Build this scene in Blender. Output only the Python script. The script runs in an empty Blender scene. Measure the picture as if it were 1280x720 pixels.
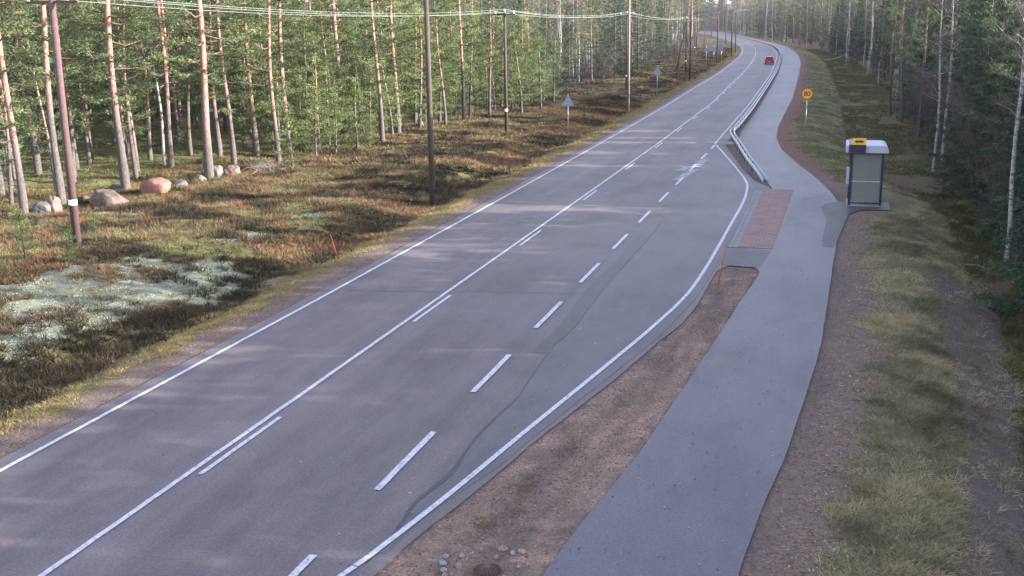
import bpy, math, random
import numpy as np
from mathutils import Vector, Matrix
R = math.radians
C = bpy.context.scene.collection
scene = bpy.context.scene

# ------------------------------------------------------------------ camera
F, PITCH, ROLL, YAW, HC = 1328.73, 0.2441535, -0.01472, 0.2932893, 9.0042   # focal length in px of a 1280 px wide picture
_cp, _sp = math.cos(PITCH), math.sin(PITCH)
FW = np.array([-math.sin(YAW)*_cp, math.cos(YAW)*_cp, -_sp])
_r = np.cross(FW, [0, 0, 1]); _r /= np.linalg.norm(_r); _u = np.cross(_r, FW)
RT = math.cos(ROLL)*_r + math.sin(ROLL)*_u
UP = -math.sin(ROLL)*_r + math.cos(ROLL)*_u
cam_d = bpy.data.cameras.new('camera'); cam = bpy.data.objects.new('camera', cam_d); C.objects.link(cam)
cam_d.sensor_width = 36.0; cam_d.lens = F/1280*36.0; cam_d.clip_start = 0.1; cam_d.clip_end = 6000
M = Matrix(((RT[0], UP[0], -FW[0], 0), (RT[1], UP[1], -FW[1], 0), (RT[2], UP[2], -FW[2], HC), (0, 0, 0, 1)))
cam.matrix_world = M
scene.camera = cam

# ------------------------------------------------------------------ light
SUN_EL, SUN_AZ = R(15.5), R(9.0)          # azimuth counted from +X towards +Y
SUN_STRENGTH, SKY_STRENGTH, EXPOSURE = 4.7, 0.15, 2.15
world = bpy.data.worlds.new('World'); scene.world = world; world.use_nodes = True
wn = world.node_tree.nodes; wl = world.node_tree.links; wn.clear()
sky = wn.new('ShaderNodeTexSky'); sky.sky_type = 'NISHITA'; sky.sun_disc = False
sky.sun_elevation = SUN_EL; sky.sun_rotation = math.pi/2 - SUN_AZ
bg = wn.new('ShaderNodeBackground'); bg.inputs[1].default_value = SKY_STRENGTH
hs_ = wn.new('ShaderNodeHueSaturation'); hs_.inputs['Saturation'].default_value = .74        # sky blue muted in place of a camera white balance
tn_ = wn.new('ShaderNodeMix'); tn_.data_type = 'RGBA'; tn_.blend_type = 'MULTIPLY'; tn_.inputs[0].default_value = 1; tn_.inputs[7].default_value = (1.06, .96, 1.02, 1)
wl.new(sky.outputs[0], hs_.inputs['Color']); wl.new(hs_.outputs[0], tn_.inputs[6])
wo = wn.new('ShaderNodeOutputWorld'); wl.new(tn_.outputs[2], bg.inputs[0]); wl.new(bg.outputs[0], wo.inputs[0])
sd = bpy.data.lights.new('sun', 'SUN'); sd.energy = SUN_STRENGTH; sd.angle = R(0.5); sd.color = (1.0, 0.915, 0.81)
sun = bpy.data.objects.new('sun', sd); C.objects.link(sun)
to_sun = Vector((math.cos(SUN_EL)*math.cos(SUN_AZ), math.cos(SUN_EL)*math.sin(SUN_AZ), math.sin(SUN_EL)))
sun.rotation_euler = to_sun.to_track_quat('Z', 'Y').to_euler(); sun.location = (40, 20, 40)
vs = scene.view_settings; vs.view_transform = 'Standard'; vs.look = 'None'; vs.gamma = 1; vs.exposure = EXPOSURE
vs.use_curve_mapping = False
scene.cycles.max_bounces = 6; scene.cycles.diffuse_bounces = 3; scene.cycles.glossy_bounces = 2
scene.cycles.transmission_bounces = 3; scene.cycles.transparent_max_bounces = 8
scene.cycles.use_denoising = True

# ------------------------------------------------------------------ geometry helpers
def proj(x, y, z):
    v = np.array([x, y, z - HC]); d = v @ FW
    return 640 + F*(v @ RT)/d, 360 - F*(v @ UP)/d, d
def unp(px, py, z=0.0):
    d = FW + (px-640)/F*RT - (py-360)/F*UP
    t = (z-HC)/d[2]
    return d[0]*t, d[1]*t
def tag(o, label=None, cat=None, group=None, kind=None):
    if label: o['label'] = label
    if cat: o['category'] = cat
    if group: o['group'] = group
    if kind: o['kind'] = kind
    return o
def link(name, me, parent=None, loc=None):
    o = bpy.data.objects.new(name, me); C.objects.link(o)
    if parent: o.parent = parent
    if loc: o.location = loc
    return o
def empty(name, loc, rz=0.0, label=None, cat=None, group=None):
    o = bpy.data.objects.new(name, None); C.objects.link(o)
    o.location = loc; o.rotation_euler = (0, 0, rz); o.empty_display_size = 0.3
    return tag(o, label, cat, group)
def copy_thing(o, loc, rz=0.0, s=1.0, label=None, group=None, parent=None):
    c = o.copy(); C.objects.link(c)
    if parent is None:
        c.location = loc; c.rotation_euler = (0, 0, rz); c.scale = (s, s, s)
        if label: c['label'] = label
        if group: c['group'] = group
    else: c.parent = parent
    for ch in o.children: copy_thing(ch, None, parent=c)
    return c

class MB:
    """collects shapes, then makes ONE mesh"""
    def __init__(s): s.v = []; s.f = []; s.m = []; s.n = 0
    def add(s, verts, faces, mi=0):
        verts = [tuple(map(float, v)) for v in verts]
        s.v += verts; s.f += [tuple(i+s.n for i in f) for f in faces]; s.m += [mi]*len(faces); s.n += len(verts)
    def box(s, x0, x1, y0, y1, z0, z1, mi=0, bev=0.0):
        s.add([(x0,y0,z0),(x1,y0,z0),(x1,y1,z0),(x0,y1,z0),(x0,y0,z1),(x1,y0,z1),(x1,y1,z1),(x0,y1,z1)],
              [(0,3,2,1),(4,5,6,7),(0,1,5,4),(1,2,6,5),(2,3,7,6),(3,0,4,7)], mi)
    def tube(s, pts, rads, n=8, mi=0, cap=True):
        pts = [np.array(p, float) for p in pts]
        if not hasattr(rads, '__len__'): rads = [rads]*len(pts)
        V = []; Fc = []
        for i, p in enumerate(pts):
            t = pts[min(i+1, len(pts)-1)] - pts[max(i-1, 0)]; t = t/(np.linalg.norm(t)+1e-9)
            a = np.array([0, 0, 1.]) if abs(t[2]) < .9 else np.array([1., 0, 0])
            b = np.cross(t, a); b /= np.linalg.norm(b); c = np.cross(b, t)
            for k in range(n):
                an = 2*math.pi*k/n
                V.append(p + rads[i]*(math.cos(an)*b + math.sin(an)*c))
        for i in range(len(pts)-1):
            for k in range(n):
                k2 = (k+1) % n
                Fc.append((i*n+k, i*n+k2, (i+1)*n+k2, (i+1)*n+k))
        if cap: Fc.append(tuple(range(n))[::-1]); Fc.append(tuple((len(pts)-1)*n+k for k in range(n)))
        s.add(V, Fc, mi)
    def prism(s, poly, z0, z1, mi=0):
        n = len(poly)
        s.add([(x, y, z0) for x, y in poly]+[(x, y, z1) for x, y in poly],
              [tuple(range(n))[::-1], tuple(range(n, 2*n))]+[(i, (i+1) % n, n+(i+1) % n, n+i) for i in range(n)], mi)
    def disc(s, c, nrm, r, n=24, th=0.01, mi=0):
        c = np.array(c, float); nrm = np.array(nrm, float)
        s.tube([c-nrm*th/2, c+nrm*th/2], r, n, mi)
    def build(s, name, mats, parent=None, smooth=False, bevel=0.0):
        me = bpy.data.meshes.new(name); me.from_pydata(s.v, [], s.f); me.update()
        if not isinstance(mats, (list, tuple)): mats = [mats]
        for m in mats: me.materials.append(m)
        me.polygons.foreach_set('material_index', s.m)
        if smooth: me.polygons.foreach_set('use_smooth', [True]*len(s.f))
        o = link(name, me, parent)
        if bevel:
            b = o.modifiers.new('bevel', 'BEVEL'); b.width = bevel; b.segments = 2; b.limit_method = 'ANGLE'
        return o

def np_mesh(name, verts, tris, mats, mi=None, tint=None, col=None, smooth=False):
    """verts (N,3), faces (M,k) -> mesh, fast"""
    me = bpy.data.meshes.new(name); k = tris.shape[1]
    me.vertices.add(len(verts)); me.vertices.foreach_set('co', np.ascontiguousarray(verts, np.float32).ravel())
    me.loops.add(tris.size); me.loops.foreach_set('vertex_index', np.ascontiguousarray(tris, np.int32).ravel())
    me.polygons.add(len(tris)); me.polygons.foreach_set('loop_start', np.arange(0, tris.size, k, dtype=np.int32))
    if mi is not None: me.polygons.foreach_set('material_index', np.ascontiguousarray(mi, np.int32))
    if smooth: me.polygons.foreach_set('use_smooth', np.ones(len(tris), bool))
    for m in mats: me.materials.append(m)
    if tint is not None:
        a = me.attributes.new('tint', 'FLOAT', 'POINT'); a.data.foreach_set('value', np.ascontiguousarray(tint, np.float32))
    if col is not None:
        a = me.attributes.new('albedo', 'FLOAT_COLOR', 'POINT')
        c4 = np.ones((len(verts), 4), np.float32); c4[:, :3] = col; a.data.foreach_set('color', c4.ravel())
    me.update(calc_edges=True)
    return me

# value noise on arrays
_rs = np.random.RandomState(5); _T = _rs.rand(256, 256)
def vnoise(x, y, s):
    x = np.asarray(x)/s; y = np.asarray(y)/s
    xi = np.floor(x).astype(int); yi = np.floor(y).astype(int); fx = x-xi; fy = y-yi
    fx = fx*fx*(3-2*fx); fy = fy*fy*(3-2*fy)
    a = _T[xi % 256, yi % 256]; b = _T[(xi+1) % 256, yi % 256]; c = _T[xi % 256, (yi+1) % 256]; d = _T[(xi+1) % 256, (yi+1) % 256]
    return (a*(1-fx)+b*fx)*(1-fy)+(c*(1-fx)+d*fx)*fy
def fbm(x, y, s, o=3):
    t = 0; a = 1; n = 0
    for i in range(o): t = t + a*vnoise(x+17.3*i, y-9.1*i, s/2**i); n += a; a *= .55
    return t/n
def ss(a, b, x):
    t = np.clip((np.asarray(x, float)-a)/(b-a), 0, 1); return t*t*(3-2*t)
def inpoly(x, y, poly):
    x = np.asarray(x, float); y = np.asarray(y, float); r = np.zeros(x.shape, bool); n = len(poly); j = n-1
    for i in range(n):
        xi, yi = poly[i]; xj, yj = poly[j]
        if yi != yj:
            c = ((yi > y) != (yj > y)) & (x < (xj-xi)*(y-yi)/(yj-yi)+xi); r ^= c
        j = i
    return r
def U(pts): return [unp(*p) for p in pts]

# ------------------------------------------------------------------ plan of the place (metres, +Y along the road)
def curve(pts):
    a = np.array(pts, float); Y = a[:, 1]; X = a[:, 0]
    def f(y):
        k = np.clip(np.abs(np.asarray(y, float))*.012, .25, 4)
        return (np.interp(y, Y, X)*.4+np.interp(y+k, Y, X)*.2+np.interp(y-k, Y, X)*.2+np.interp(y+k*2, Y, X)*.1+np.interp(y-k*2, Y, X)*.1)
    return f
LLINE = curve([(-16.4,-30),(-16.4,17),(-16.4,31.6),(-16.6,55.2),(-16.9,79.8),(-17.5,115),(-18.5,150),(-19.5,190),(-21.2,232),(-23.6,284),(-26.6,327),(-31,378),(-38.5,441),(-52,534),(-75,684),(-105,850),(-130,980)])
CLINE = curve([(-12.45,-30),(-12.45,24),(-12.5,54),(-12.6,80),(-13.1,122),(-14.1,150),(-15.4,189),(-17.6,240),(-20,284),(-22.8,327),(-27,378),(-34.5,441),(-47.5,534),(-70,684),(-99,850),(-124,980)])
RLINE = curve([(-8.7,106),(-8.9,120),(-9.6,150),(-10.6,189),(-12.2,232),(-14.5,284),(-17.3,327),(-21.6,378),(-29.5,441),(-42.5,530),(-64,684),(-93,850),(-118,980)])
LEDGE = lambda y: LLINE(y) - 0.48
REDGE = curve([(-7.0,-30),(-7.0,14.8),(-6.9,15.9),(-6.5,17.8),(-6.2,19.6),(-5.9,21.5),(-5.2,25),(-4.35,30.1),(-4.05,31.8),(-3.9,34.0),(-3.85,37.0),(-3.8,39.6),(-2.9,40.4),(-2.9,59.6),(-4.0,61.6),(-5.2,67.3),(-7.6,80.4),(-8.0,106),(-8.3,120),(-9.0,150),(-10.0,189),(-11.6,232),(-13.9,284),(-16.7,327),(-21.0,378),(-28.9,441),(-41.9,530),(-63.4,684),(-92.4,850),(-117,980)])
PATHL = curve([(-4.3,-30),(-4.25,15.6),(-4.0,18.1),(-3.6,21.1),(-3.05,28),(-2.6,34.3),(-2.2,39.3),(-2.95,40.6),(-2.95,59.6),(-3.4,61.8),(-4.6,69),(-5.9,76.2),(-6.9,84),(-7.25,90),(-7.45,110),(-8.2,146),(-9.4,189),(-11.2,240),(-13.1,284),(-15.9,327),(-19.2,378),(-27,441),(-40,530),(-61.5,684),(-90.5,850),(-115,980)])
PATHR = curve([(-1.5,-30),(-1.1,16.4),(-.85,19.5),(-.6,21.4),(-.3,25.3),(0,29.5),(.2,36.3),(.3,41),(.4,44.2),(.6,50),(.65,54.3),(0.1,59),(-.7,63.9),(-2,70.3),(-3.4,78.1),(-4.2,86.1),(-4.5,95.4),(-4.7,131.4),(-5.9,188.7),(-7.3,240),(-9.2,284),(-12,327),(-16.2,378),(-24,441),(-37,530),(-58.5,684),(-87.5,850),(-112,980)])
FORL = curve([(-37,-30),(-37.5,40),(-38,52),(-39,68),(-36,80),(-36,97),(-33.5,125),(-34.5,158),(-34.5,188),(-37,250),(-42,323),(-50,400),(-65,500),(-85,600),(-110,720),(-135,850),(-160,980)])
FORR = curve([(7,-30),(4.6,18),(6.2,34),(7.2,42),(7.5,55),(6.8,68),(7.5,95),(6.3,150),(3,252),(-2,323),(-7,378),(-15,441),(-28,530),(-50,684),(-78,850),(-100,980)])
SHELTER = (1.05, 54.5)

LICHEN = [U(p) for p in ([(0,372),(60,350),(120,336),(170,324),(235,330),(268,318),(305,332),(300,350),(262,366),(205,368),(165,380),(130,402),(80,424),(0,446)],
   [(262,300),(300,291),(345,290),(330,297),(290,303)],[(70,266),(130,264),(186,268),(180,272),(120,272)],[(0,264),(60,263),(70,268),(0,270)],
   [(330,332),(380,325),(420,333),(380,342),(340,343)],[(345,270),(395,262),(420,267),(380,276)],[(722,114),(770,113),(785,121),(745,122)],[(676,152),(702,150),(704,153),(680,155)])]
GREENP = [U(p) for p in ([(175,305),(240,295),(300,300),(330,315),(270,322),(200,318)],[(338,262),(350,250),(385,252),(398,262),(375,270)],[(345,275),(395,268),(425,275),(400,283)],[(0,170),(110,150),(240,165),(300,180),(250,200),(100,235),(0,235)])]
TRACK = U([(1165,335),(1215,330),(1250,350),(1262,420),(1280,520),(1300,640),(1310,740),(1180,740),(1200,640),(1200,520),(1180,430)])

def ground_z(x, y):
    x = np.asarray(x, float); y = np.asarray(y, float)
    le = LEDGE(y); pr = PATHR(y)
    dl = le - x; dr = x - pr
    z = np.full(np.broadcast(x, y).shape, -0.035)
    und = (fbm(x, y, 9, 3)-.5)*0.9 + (fbm(x+50, y, 2.2, 2)-.5)*0.30
    zl = -0.45*ss(0.8, 3.2, dl) + 0.42*ss(3.5, 6.5, dl) + und*ss(3.0, 8, dl)
    zl = zl + 0.55*np.exp(-(((x+29.5)/4.2)**2+((y-30.5)/3.6)**2))
    pad = np.exp(-((np.maximum(0, np.abs(y-56)-2.6))/1.5)**2)*2.9
    st = np.where((y > 20) & (y < 75), 2.2, 2.4)
    zr = -1.0*ss(np.maximum(st, pad), np.maximum(st, pad)+4.2, dr) + und*.5*ss(3, 8, dr) + (fbm(x, y, .9, 2)-.5)*.10*ss(1.2, 2.5, dr)
    z = np.where(dl > 0, z+zl, z); z = np.where(dr > 0, z+zr, z)
    # a wooded ridge closes the view behind the last bend
    off = np.maximum(dl, dr)
    z = z + 14*ss(420, 900, y)*ss(12, 90, off) + 26*ss(960, 1150, y)
    return z
def gpt(px, py):
    """ground point seen at a place of the photo, terrain included"""
    z = 0.0
    for _ in range(12):
        x, y = unp(px, py, z); z = 0.5*z+0.5*float(ground_z(x, y))
    return x, y, float(ground_z(x, y))

# ------------------------------------------------------------------ materials
def nt(name):
    m = bpy.data.materials.new(name); m.use_nodes = True; n = m.node_tree.nodes; l = m.node_tree.links
    return m, n, l, n['Principled BSDF']
def ramp(n, l, src, stops, interp='LINEAR'):
    r = n.new('ShaderNodeValToRGB'); r.color_ramp.interpolation = interp; e = r.color_ramp.elements
    while len(e) < len(stops): e.new(0.5)
    for i, (p, c) in enumerate(stops): e[i].position = p; e[i].color = (*c, 1) if len(c) == 3 else c
    l.new(src, r.inputs[0]); return r.outputs[0]
def noise(n, l, scale, detail=3, rough=.6, vec=None, dist=0.0):
    t = n.new('ShaderNodeTexNoise'); t.inputs['Scale'].default_value = scale; t.inputs['Detail'].default_value = detail
    t.inputs['Roughness'].default_value = rough; t.inputs['Distortion'].default_value = dist
    if vec: l.new(vec, t.inputs['Vector'])
    return t.outputs['Fac']
def mixc(n, l, a, b, f, mode='MIX'):
    m = n.new('ShaderNodeMix'); m.data_type = 'RGBA'; m.blend_type = mode
    for s, v in ((m.inputs[0], f), (m.inputs[6], a), (m.inputs[7], b)):
        if isinstance(v, (float, int)): s.default_value = v
        elif isinstance(v, tuple): s.default_value = (*v, 1) if len(v) == 3 else v
        else: l.new(v, s)
    return m.outputs[2]
def bump(n, l, h, b, strength=.3, dist=.02):
    t = n.new('ShaderNodeBump'); t.inputs['Strength'].default_value = strength; t.inputs['Distance'].default_value = dist
    l.new(h, t.inputs['Height']); l.new(t.outputs[0], b.inputs['Normal'])
def pos(n):
    return n.new('ShaderNodeNewGeometry').outputs['Position']
def mapping(n, l, vec, sc=(1,1,1), rot=(0,0,0)):
    m = n.new('ShaderNodeMapping'); m.inputs['Scale'].default_value = sc; m.inputs['Rotation'].default_value = rot
    l.new(vec, m.inputs['Vector']); return m.outputs[0]
def simple(name, col, rough=.6, metal=0.0, var=.12, scale=6.0, spec=.5):
    m, n, l, b = nt(name); b.inputs['Roughness'].default_value = rough; b.inputs['Metallic'].default_value = metal
    b.inputs['Specular IOR Level'].default_value = spec
    tc = n.new('ShaderNodeTexCoord').outputs['Object']
    f = noise(n, l, scale, 5, .65, tc)
    c = ramp(n, l, f, [(.25, tuple(v*(1-var*1.6) for v in col)), (.55, col), (.8, tuple(min(1, v*(1+var)) for v in col))])
    l.new(c, b.inputs['Base Color']); bump(n, l, f, b, .15, .01); return m

def asphalt(name, c0, c1, rough, speck=.35, streak=True, patchy=1.0, spec=.4):
    m, n, l, b = nt(name); p = pos(n)
    big = noise(n, l, .12, 4, .6, mapping(n, l, p, (1, .28, 1)))
    med = noise(n, l, 1.3, 5, .65, p)
    fine = noise(n, l, 17, 6, .85, p)
    grit = n.new('ShaderNodeTexVoronoi'); grit.inputs['Scale'].default_value = 28; l.new(p, grit.inputs['Vector'])
    f = mixc(n, l, big, med, .4)
    col = ramp(n, l, f, [(.34, c0), (.66, c1)])
    # wheel tracks and paving streaks run along the road
    st = noise(n, l, 1.0, 4, .6, mapping(n, l, p, (2.3, .02, 1)))
    col = mixc(n, l, col, ramp(n, l, st, [(.35, (.86,.86,.88)), (.65, (1.12,1.10,1.08))]), .75 if streak else .25, 'MULTIPLY')
    col = mixc(n, l, col, ramp(n, l, fine, [(.34, (.50,.50,.50)), (.5, (1,1,1)), (.66, (1.6,1.58,1.55))]), speck+.3, 'MULTIPLY')
    gs = ramp(n, l, grit.outputs['Color'], [(.0, (1,1,1)), (.93, (1,1,1)), (.97, (2.0,1.95,1.9))], 'LINEAR')
    col = mixc(n, l, col, gs, .5, 'MULTIPLY')
    st2 = noise(n, l, .35, 5, .7, mapping(n, l, p, (1, .45, 1)))
    col = mixc(n, l, col, ramp(n, l, st2, [(.36, (.70,.69,.69)), (.5, (1,1,1)), (.64, (1.16,1.16,1.17))]), .85, 'MULTIPLY')
    l.new(col, b.inputs['Base Color'])
    rr = ramp(n, l, f, [(.3, (rough-.10,)*3), (.7, (rough+.06,)*3)]); l.new(rr, b.inputs['Roughness'])
    b.inputs['Specular IOR Level'].default_value = spec
    bump(n, l, mixc(n, l, fine, med, .3), b, .35, .006)
    return m
M_ROAD = asphalt('asphalt_main', (.110,.093,.099), (.138,.119,.126), .62, .5)
M_BAY = asphalt('asphalt_bay', (.092,.081,.088), (.118,.107,.117), .58, .3, False)
M_PATH = asphalt('asphalt_path', (.083,.074,.087), (.122,.112,.133), .52, .45, False)
M_DARK = asphalt('asphalt_dark', (.055,.055,.062), (.085,.082,.088), .58, .5, False)
M_SEAL = asphalt('bitumen_seal', (.030,.032,.038), (.050,.052,.060), .5, .2, False)

def paint(name):
    m, n, l, b = nt(name); p = pos(n)
    w = noise(n, l, 9, 5, .7, p); s = noise(n, l, 60, 2, .6, p)
    c = ramp(n, l, mixc(n, l, w, s, .35), [(.39, (.20,.20,.22)), (.47, (.46,.47,.50)), (.62, (.60,.61,.64))])
    l.new(c, b.inputs['Base Color']); b.inputs['Roughness'].default_value = .6; bump(n, l, s, b, .2, .003); return m
M_PAINT = paint('road_paint')
def faint():
    m, n, l, b = nt('pale_patchy'); p = pos(n)  # uneven pale grey for the short strips by the bay dashes
    w = noise(n, l, 4, 6, .75, p)
    c = ramp(n, l, w, [(.48, (.12,.125,.14)), (.56, (.34,.35,.38))])
    l.new(c, b.inputs['Base Color']); b.inputs['Roughness'].default_value = .6; return m
M_PALE = faint()

def ground_mat():
    m, n, l, b = nt('ground_mixed'); p = pos(n)
    at = n.new('ShaderNodeAttribute'); at.attribute_name = 'albedo'
    a = noise(n, l, 3.0, 6, .7, p); f = noise(n, l, 22, 4, .75, p)
    v = n.new('ShaderNodeTexVoronoi'); v.inputs['Scale'].default_value = 21; v.inputs['Randomness'].default_value = 1; l.new(p, v.inputs['Vector'])
    col = mixc(n, l, at.outputs['Color'], ramp(n, l, a, [(.3, (.70,.70,.68)), (.5, (1,1,1)), (.72, (1.3,1.26,1.2))]), .6, 'MULTIPLY')
    col = mixc(n, l, col, ramp(n, l, f, [(.3, (.5,.5,.5)), (.5, (1,1,1)), (.7, (1.55,1.5,1.45))]), .8, 'MULTIPLY')
    hs = n.new('ShaderNodeSeparateColor'); l.new(v.outputs['Color'], hs.inputs[0])
    col = mixc(n, l, col, ramp(n, l, hs.outputs[0], [(0, (.72,.70,.70)), (.5, (1,1,1)), (.9, (1.1,1.05,1.0)), (1, (1.8,1.6,1.45))]), .7, 'MULTIPLY')
    l.new(col, b.inputs['Base Color']); b.inputs['Roughness'].default_value = .95; b.inputs['Specular IOR Level'].default_value = .15
    bump(n, l, mixc(n, l, f, v.outputs['Distance'], .5), b, .7, .04); return m
M_GROUND = ground_mat()

def leafmat(name, stops, trans=.25, rough=.6):
    """foliage: colour runs over the 'tint' of each tuft"""
    m, n, l, b = nt(name)
    at = n.new('ShaderNodeAttribute'); at.attribute_name = 'tint'
    oi = n.new('ShaderNodeObjectInfo')
    ad = n.new('ShaderNodeMath'); ad.operation = 'MULTIPLY_ADD'; l.new(oi.outputs['Random'], ad.inputs[0]); ad.inputs[1].default_value = .22; l.new(at.outputs['Fac'], ad.inputs[2])
    sb = n.new('ShaderNodeMath'); sb.operation = 'SUBTRACT'; sb.inputs[1].default_value = .11; l.new(ad.outputs[0], sb.inputs[0])
    c = ramp(n, l, sb.outputs[0], stops)
    l.new(c, b.inputs['Base Color']); b.inputs['Roughness'].default_value = rough; b.inputs['Specular IOR Level'].default_value = .25
    t = n.new('ShaderNodeBsdfTranslucent'); l.new(c, t.inputs[0])
    mx = n.new('ShaderNodeMixShader'); mx.inputs[0].default_value = trans
    l.new(b.outputs[0], mx.inputs[1]); l.new(t.outputs[0], mx.inputs[2]); l.new(mx.outputs[0], n['Material Output'].inputs[0]); return m
M_PINE = leafmat('pine_needles', [(0, (.026,.040,.019)), (.5, (.088,.124,.054)), (1, (.23,.275,.13))], .30)
M_YPINE = leafmat('young_pine_needles', [(0, (.044,.068,.026)), (.5, (.125,.175,.064)), (1, (.29,.345,.14))], .35)
M_SPRUCE = leafmat('spruce_needles', [(0, (.022,.045,.026)), (.5, (.045,.080,.045)), (1, (.085,.125,.07))], .22)
M_TWIG = leafmat('bare_twigs', [(0, (.06,.048,.048)), (.5, (.115,.09,.09)), (1, (.20,.165,.155))], .0)
M_HEATH = leafmat('heather', [(0, (.026,.023,.013)), (.25, (.066,.052,.030)), (.5, (.145,.088,.050)), (.72, (.24,.145,.078)), (.84, (.13,.135,.060)), (1, (.28,.22,.13))], .25)
M_GRASS = leafmat('verge_grass', [(0, (.075,.070,.030)), (.4, (.165,.145,.065)), (.7, (.27,.21,.095)), (1, (.40,.30,.14))], .3)
M_BGRASS = leafmat('bank_grass', [(0, (.085,.090,.048)), (.4, (.185,.185,.10)), (.72, (.32,.28,.16)), (1, (.50,.42,.24))], .3)
M_LICH = leafmat('reindeer_lichen', [(0, (.09,.115,.08)), (.5, (.23,.27,.205)), (1, (.42,.46,.38))], .1, .9)
M_MOSS = leafmat('bilberry_moss', [(0, (.026,.032,.014)), (.5, (.090,.095,.034)), (1, (.23,.20,.080))], .25)
M_LEAF = leafmat('dead_leaves', [(0, (.10,.06,.035)), (.5, (.24,.16,.09)), (1, (.52,.44,.32))], .15)
M_RUST = leafmat('dead_needles', [(0, (.16,.08,.045)), (1, (.32,.17,.10))], .2)

def bark(name, low, mid, high, z0, z1):
    m, n, l, b = nt(name)
    oc = n.new('ShaderNodeTexCoord').outputs['Object']
    sp = n.new('ShaderNodeSeparateXYZ'); l.new(oc, sp.inputs[0])
    nz = noise(n, l, 1.2, 4, .6, oc)
    ad = n.new('ShaderNodeMath'); ad.operation = 'MULTIPLY_ADD'; l.new(nz, ad.inputs[0]); ad.inputs[1].default_value = 3.0; l.new(sp.outputs[2], ad.inputs[2])
    oi = n.new('ShaderNodeObjectInfo'); a2 = n.new('ShaderNodeMath'); a2.operation = 'MULTIPLY_ADD'
    l.new(oi.outputs['Random'], a2.inputs[0]); a2.inputs[1].default_value = -3.5; l.new(ad.outputs[0], a2.inputs[2])
    mr = n.new('ShaderNodeMapRange'); mr.inputs[1].default_value = z0; mr.inputs[2].default_value = z1; l.new(a2.outputs[0], mr.inputs[0])
    c = ramp(n, l, mr.outputs[0], [(0, low), (.5, mid), (1, high)])
    pl = noise(n, l, 7, 5, .75, mapping(n, l, oc, (3, 3, .8)))
    c = mixc(n, l, c, ramp(n, l, pl, [(.35, (.32,.32,.34)), (.5, (.9,.9,.9)), (.66, (1.6,1.55,1.5))]), .85, 'MULTIPLY')
    l.new(c, b.inputs['Base Color']); b.inputs['Roughness'].default_value = .9; b.inputs['Specular IOR Level'].default_value = .2
    bump(n, l, pl, b, .9, .04); return m
M_BARK = bark('pine_bark', (.115,.103,.102), (.25,.175,.158), (.33,.20,.155), 2.2, 7.0)
M_LIMB = bark('limb_bark', (.10,.085,.078), (.15,.115,.095), (.18,.125,.095), 2, 9)
M_SBARK = bark('spruce_bark', (.10,.085,.075), (.12,.10,.085), (.14,.11,.09), 0, 8)
def birchbark():
    m, n, l, b = nt('birch_bark'); oc = n.new('ShaderNodeTexCoord').outputs['Object']
    f = noise(n, l, 4.5, 4, .7, mapping(n, l, oc, (1, 1, 2.2)), 1.0)
    c = ramp(n, l, f, [(.40, (.06,.055,.05)), (.47, (.27,.255,.24)), (.6, (.40,.385,.36))])
    l.new(c, b.inputs['Base Color']); b.inputs['Roughness'].default_value = .8; return m
M_BIRCH = birchbark()

def granite(name, a, b_, c_):
    m, n, l, b = nt(name); oc = n.new('ShaderNodeTexCoord').outputs['Object']
    f = noise(n, l, 2.2, 6, .7, oc); g = noise(n, l, 26, 3, .7, oc)
    c = ramp(n, l, f, [(.32, a), (.5, b_), (.68, c_)])
    c = mixc(n, l, c, ramp(n, l, g, [(.35, (.55,.55,.55)), (.5, (1,1,1)), (.68, (1.35,1.35,1.35))]), .7, 'MULTIPLY')
    l.new(c, b.inputs['Base Color']); b.inputs['Roughness'].default_value = .85; bump(n, l, g, b, .5, .02); return m
M_GPINK = granite('granite_pink', (.11,.068,.06), (.175,.112,.095), (.24,.165,.135))
M_GRED = granite('granite_red', (.15,.06,.048), (.24,.105,.083), (.29,.155,.12))
M_GGREY = granite('granite_grey', (.06,.06,.058), (.105,.105,.10), (.155,.15,.14))
M_GPALE = granite('granite_pale', (.11,.095,.082), (.18,.15,.128), (.25,.215,.185))
M_GDIRT = granite('granite_brown', (.06,.048,.043), (.115,.086,.074), (.18,.137,.115))

M_CPINK = granite('cobble_pink', (.24,.15,.125), (.34,.22,.185), (.42,.29,.25))
M_CGREY = granite('cobble_grey', (.16,.165,.17), (.27,.28,.285), (.38,.385,.385))
M_STEEL = simple('galvanised_steel', (.46,.50,.54), .42, .55, .10)
M_POST = simple('post_steel', (.30,.32,.34), .5, .5, .12)
M_DPOST = simple('weathered_post', (.12,.115,.115), .7, .2, .2)
M_SIGNBACK = simple('sign_back', (.25,.29,.34), .45, .4, .08)
M_SIGNBLUE = simple('sign_back_blue', (.22,.28,.35), .45, .3, .08)
M_YELLOW = simple('sign_yellow', (.85,.50,.03), .5, 0, .04)
M_ORANGE = simple('stake_orange', (.50,.085,.035), .55, 0, .1)
M_RED = simple('sign_red', (.55,.07,.03), .5, 0, .05)
M_BLACK = simple('black_paint', (.03,.03,.03), .5, 0, .1)
M_NAVY = simple('navy_paint', (.010,.018,.045), .4, 0, .1)
M_WHITE = simple('white_panel', (.42,.43,.52), .5, 0, .05)
M_WHITEB = simple('white_band', (.8,.8,.8), .5, 0, .05)
M_WOOD = simple('pole_wood', (.065,.048,.042), .85, 0, .3, 5)
M_REDWOOD = simple('pole_wood_red', (.095,.058,.058), .85, 0, .2, 5)
M_TANWOOD = simple('pole_wood_tan', (.22,.17,.13), .85, 0, .2, 5)
M_DEAD = simple('dead_wood', (.30,.26,.22), .9, 0, .25, 5)
M_CERAM = simple('insulator_white', (.85,.86,.9), .25, 0, .03)
M_WIRE = simple('bare_aluminium', (.24,.29,.28), .6, .1, .02)
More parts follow.
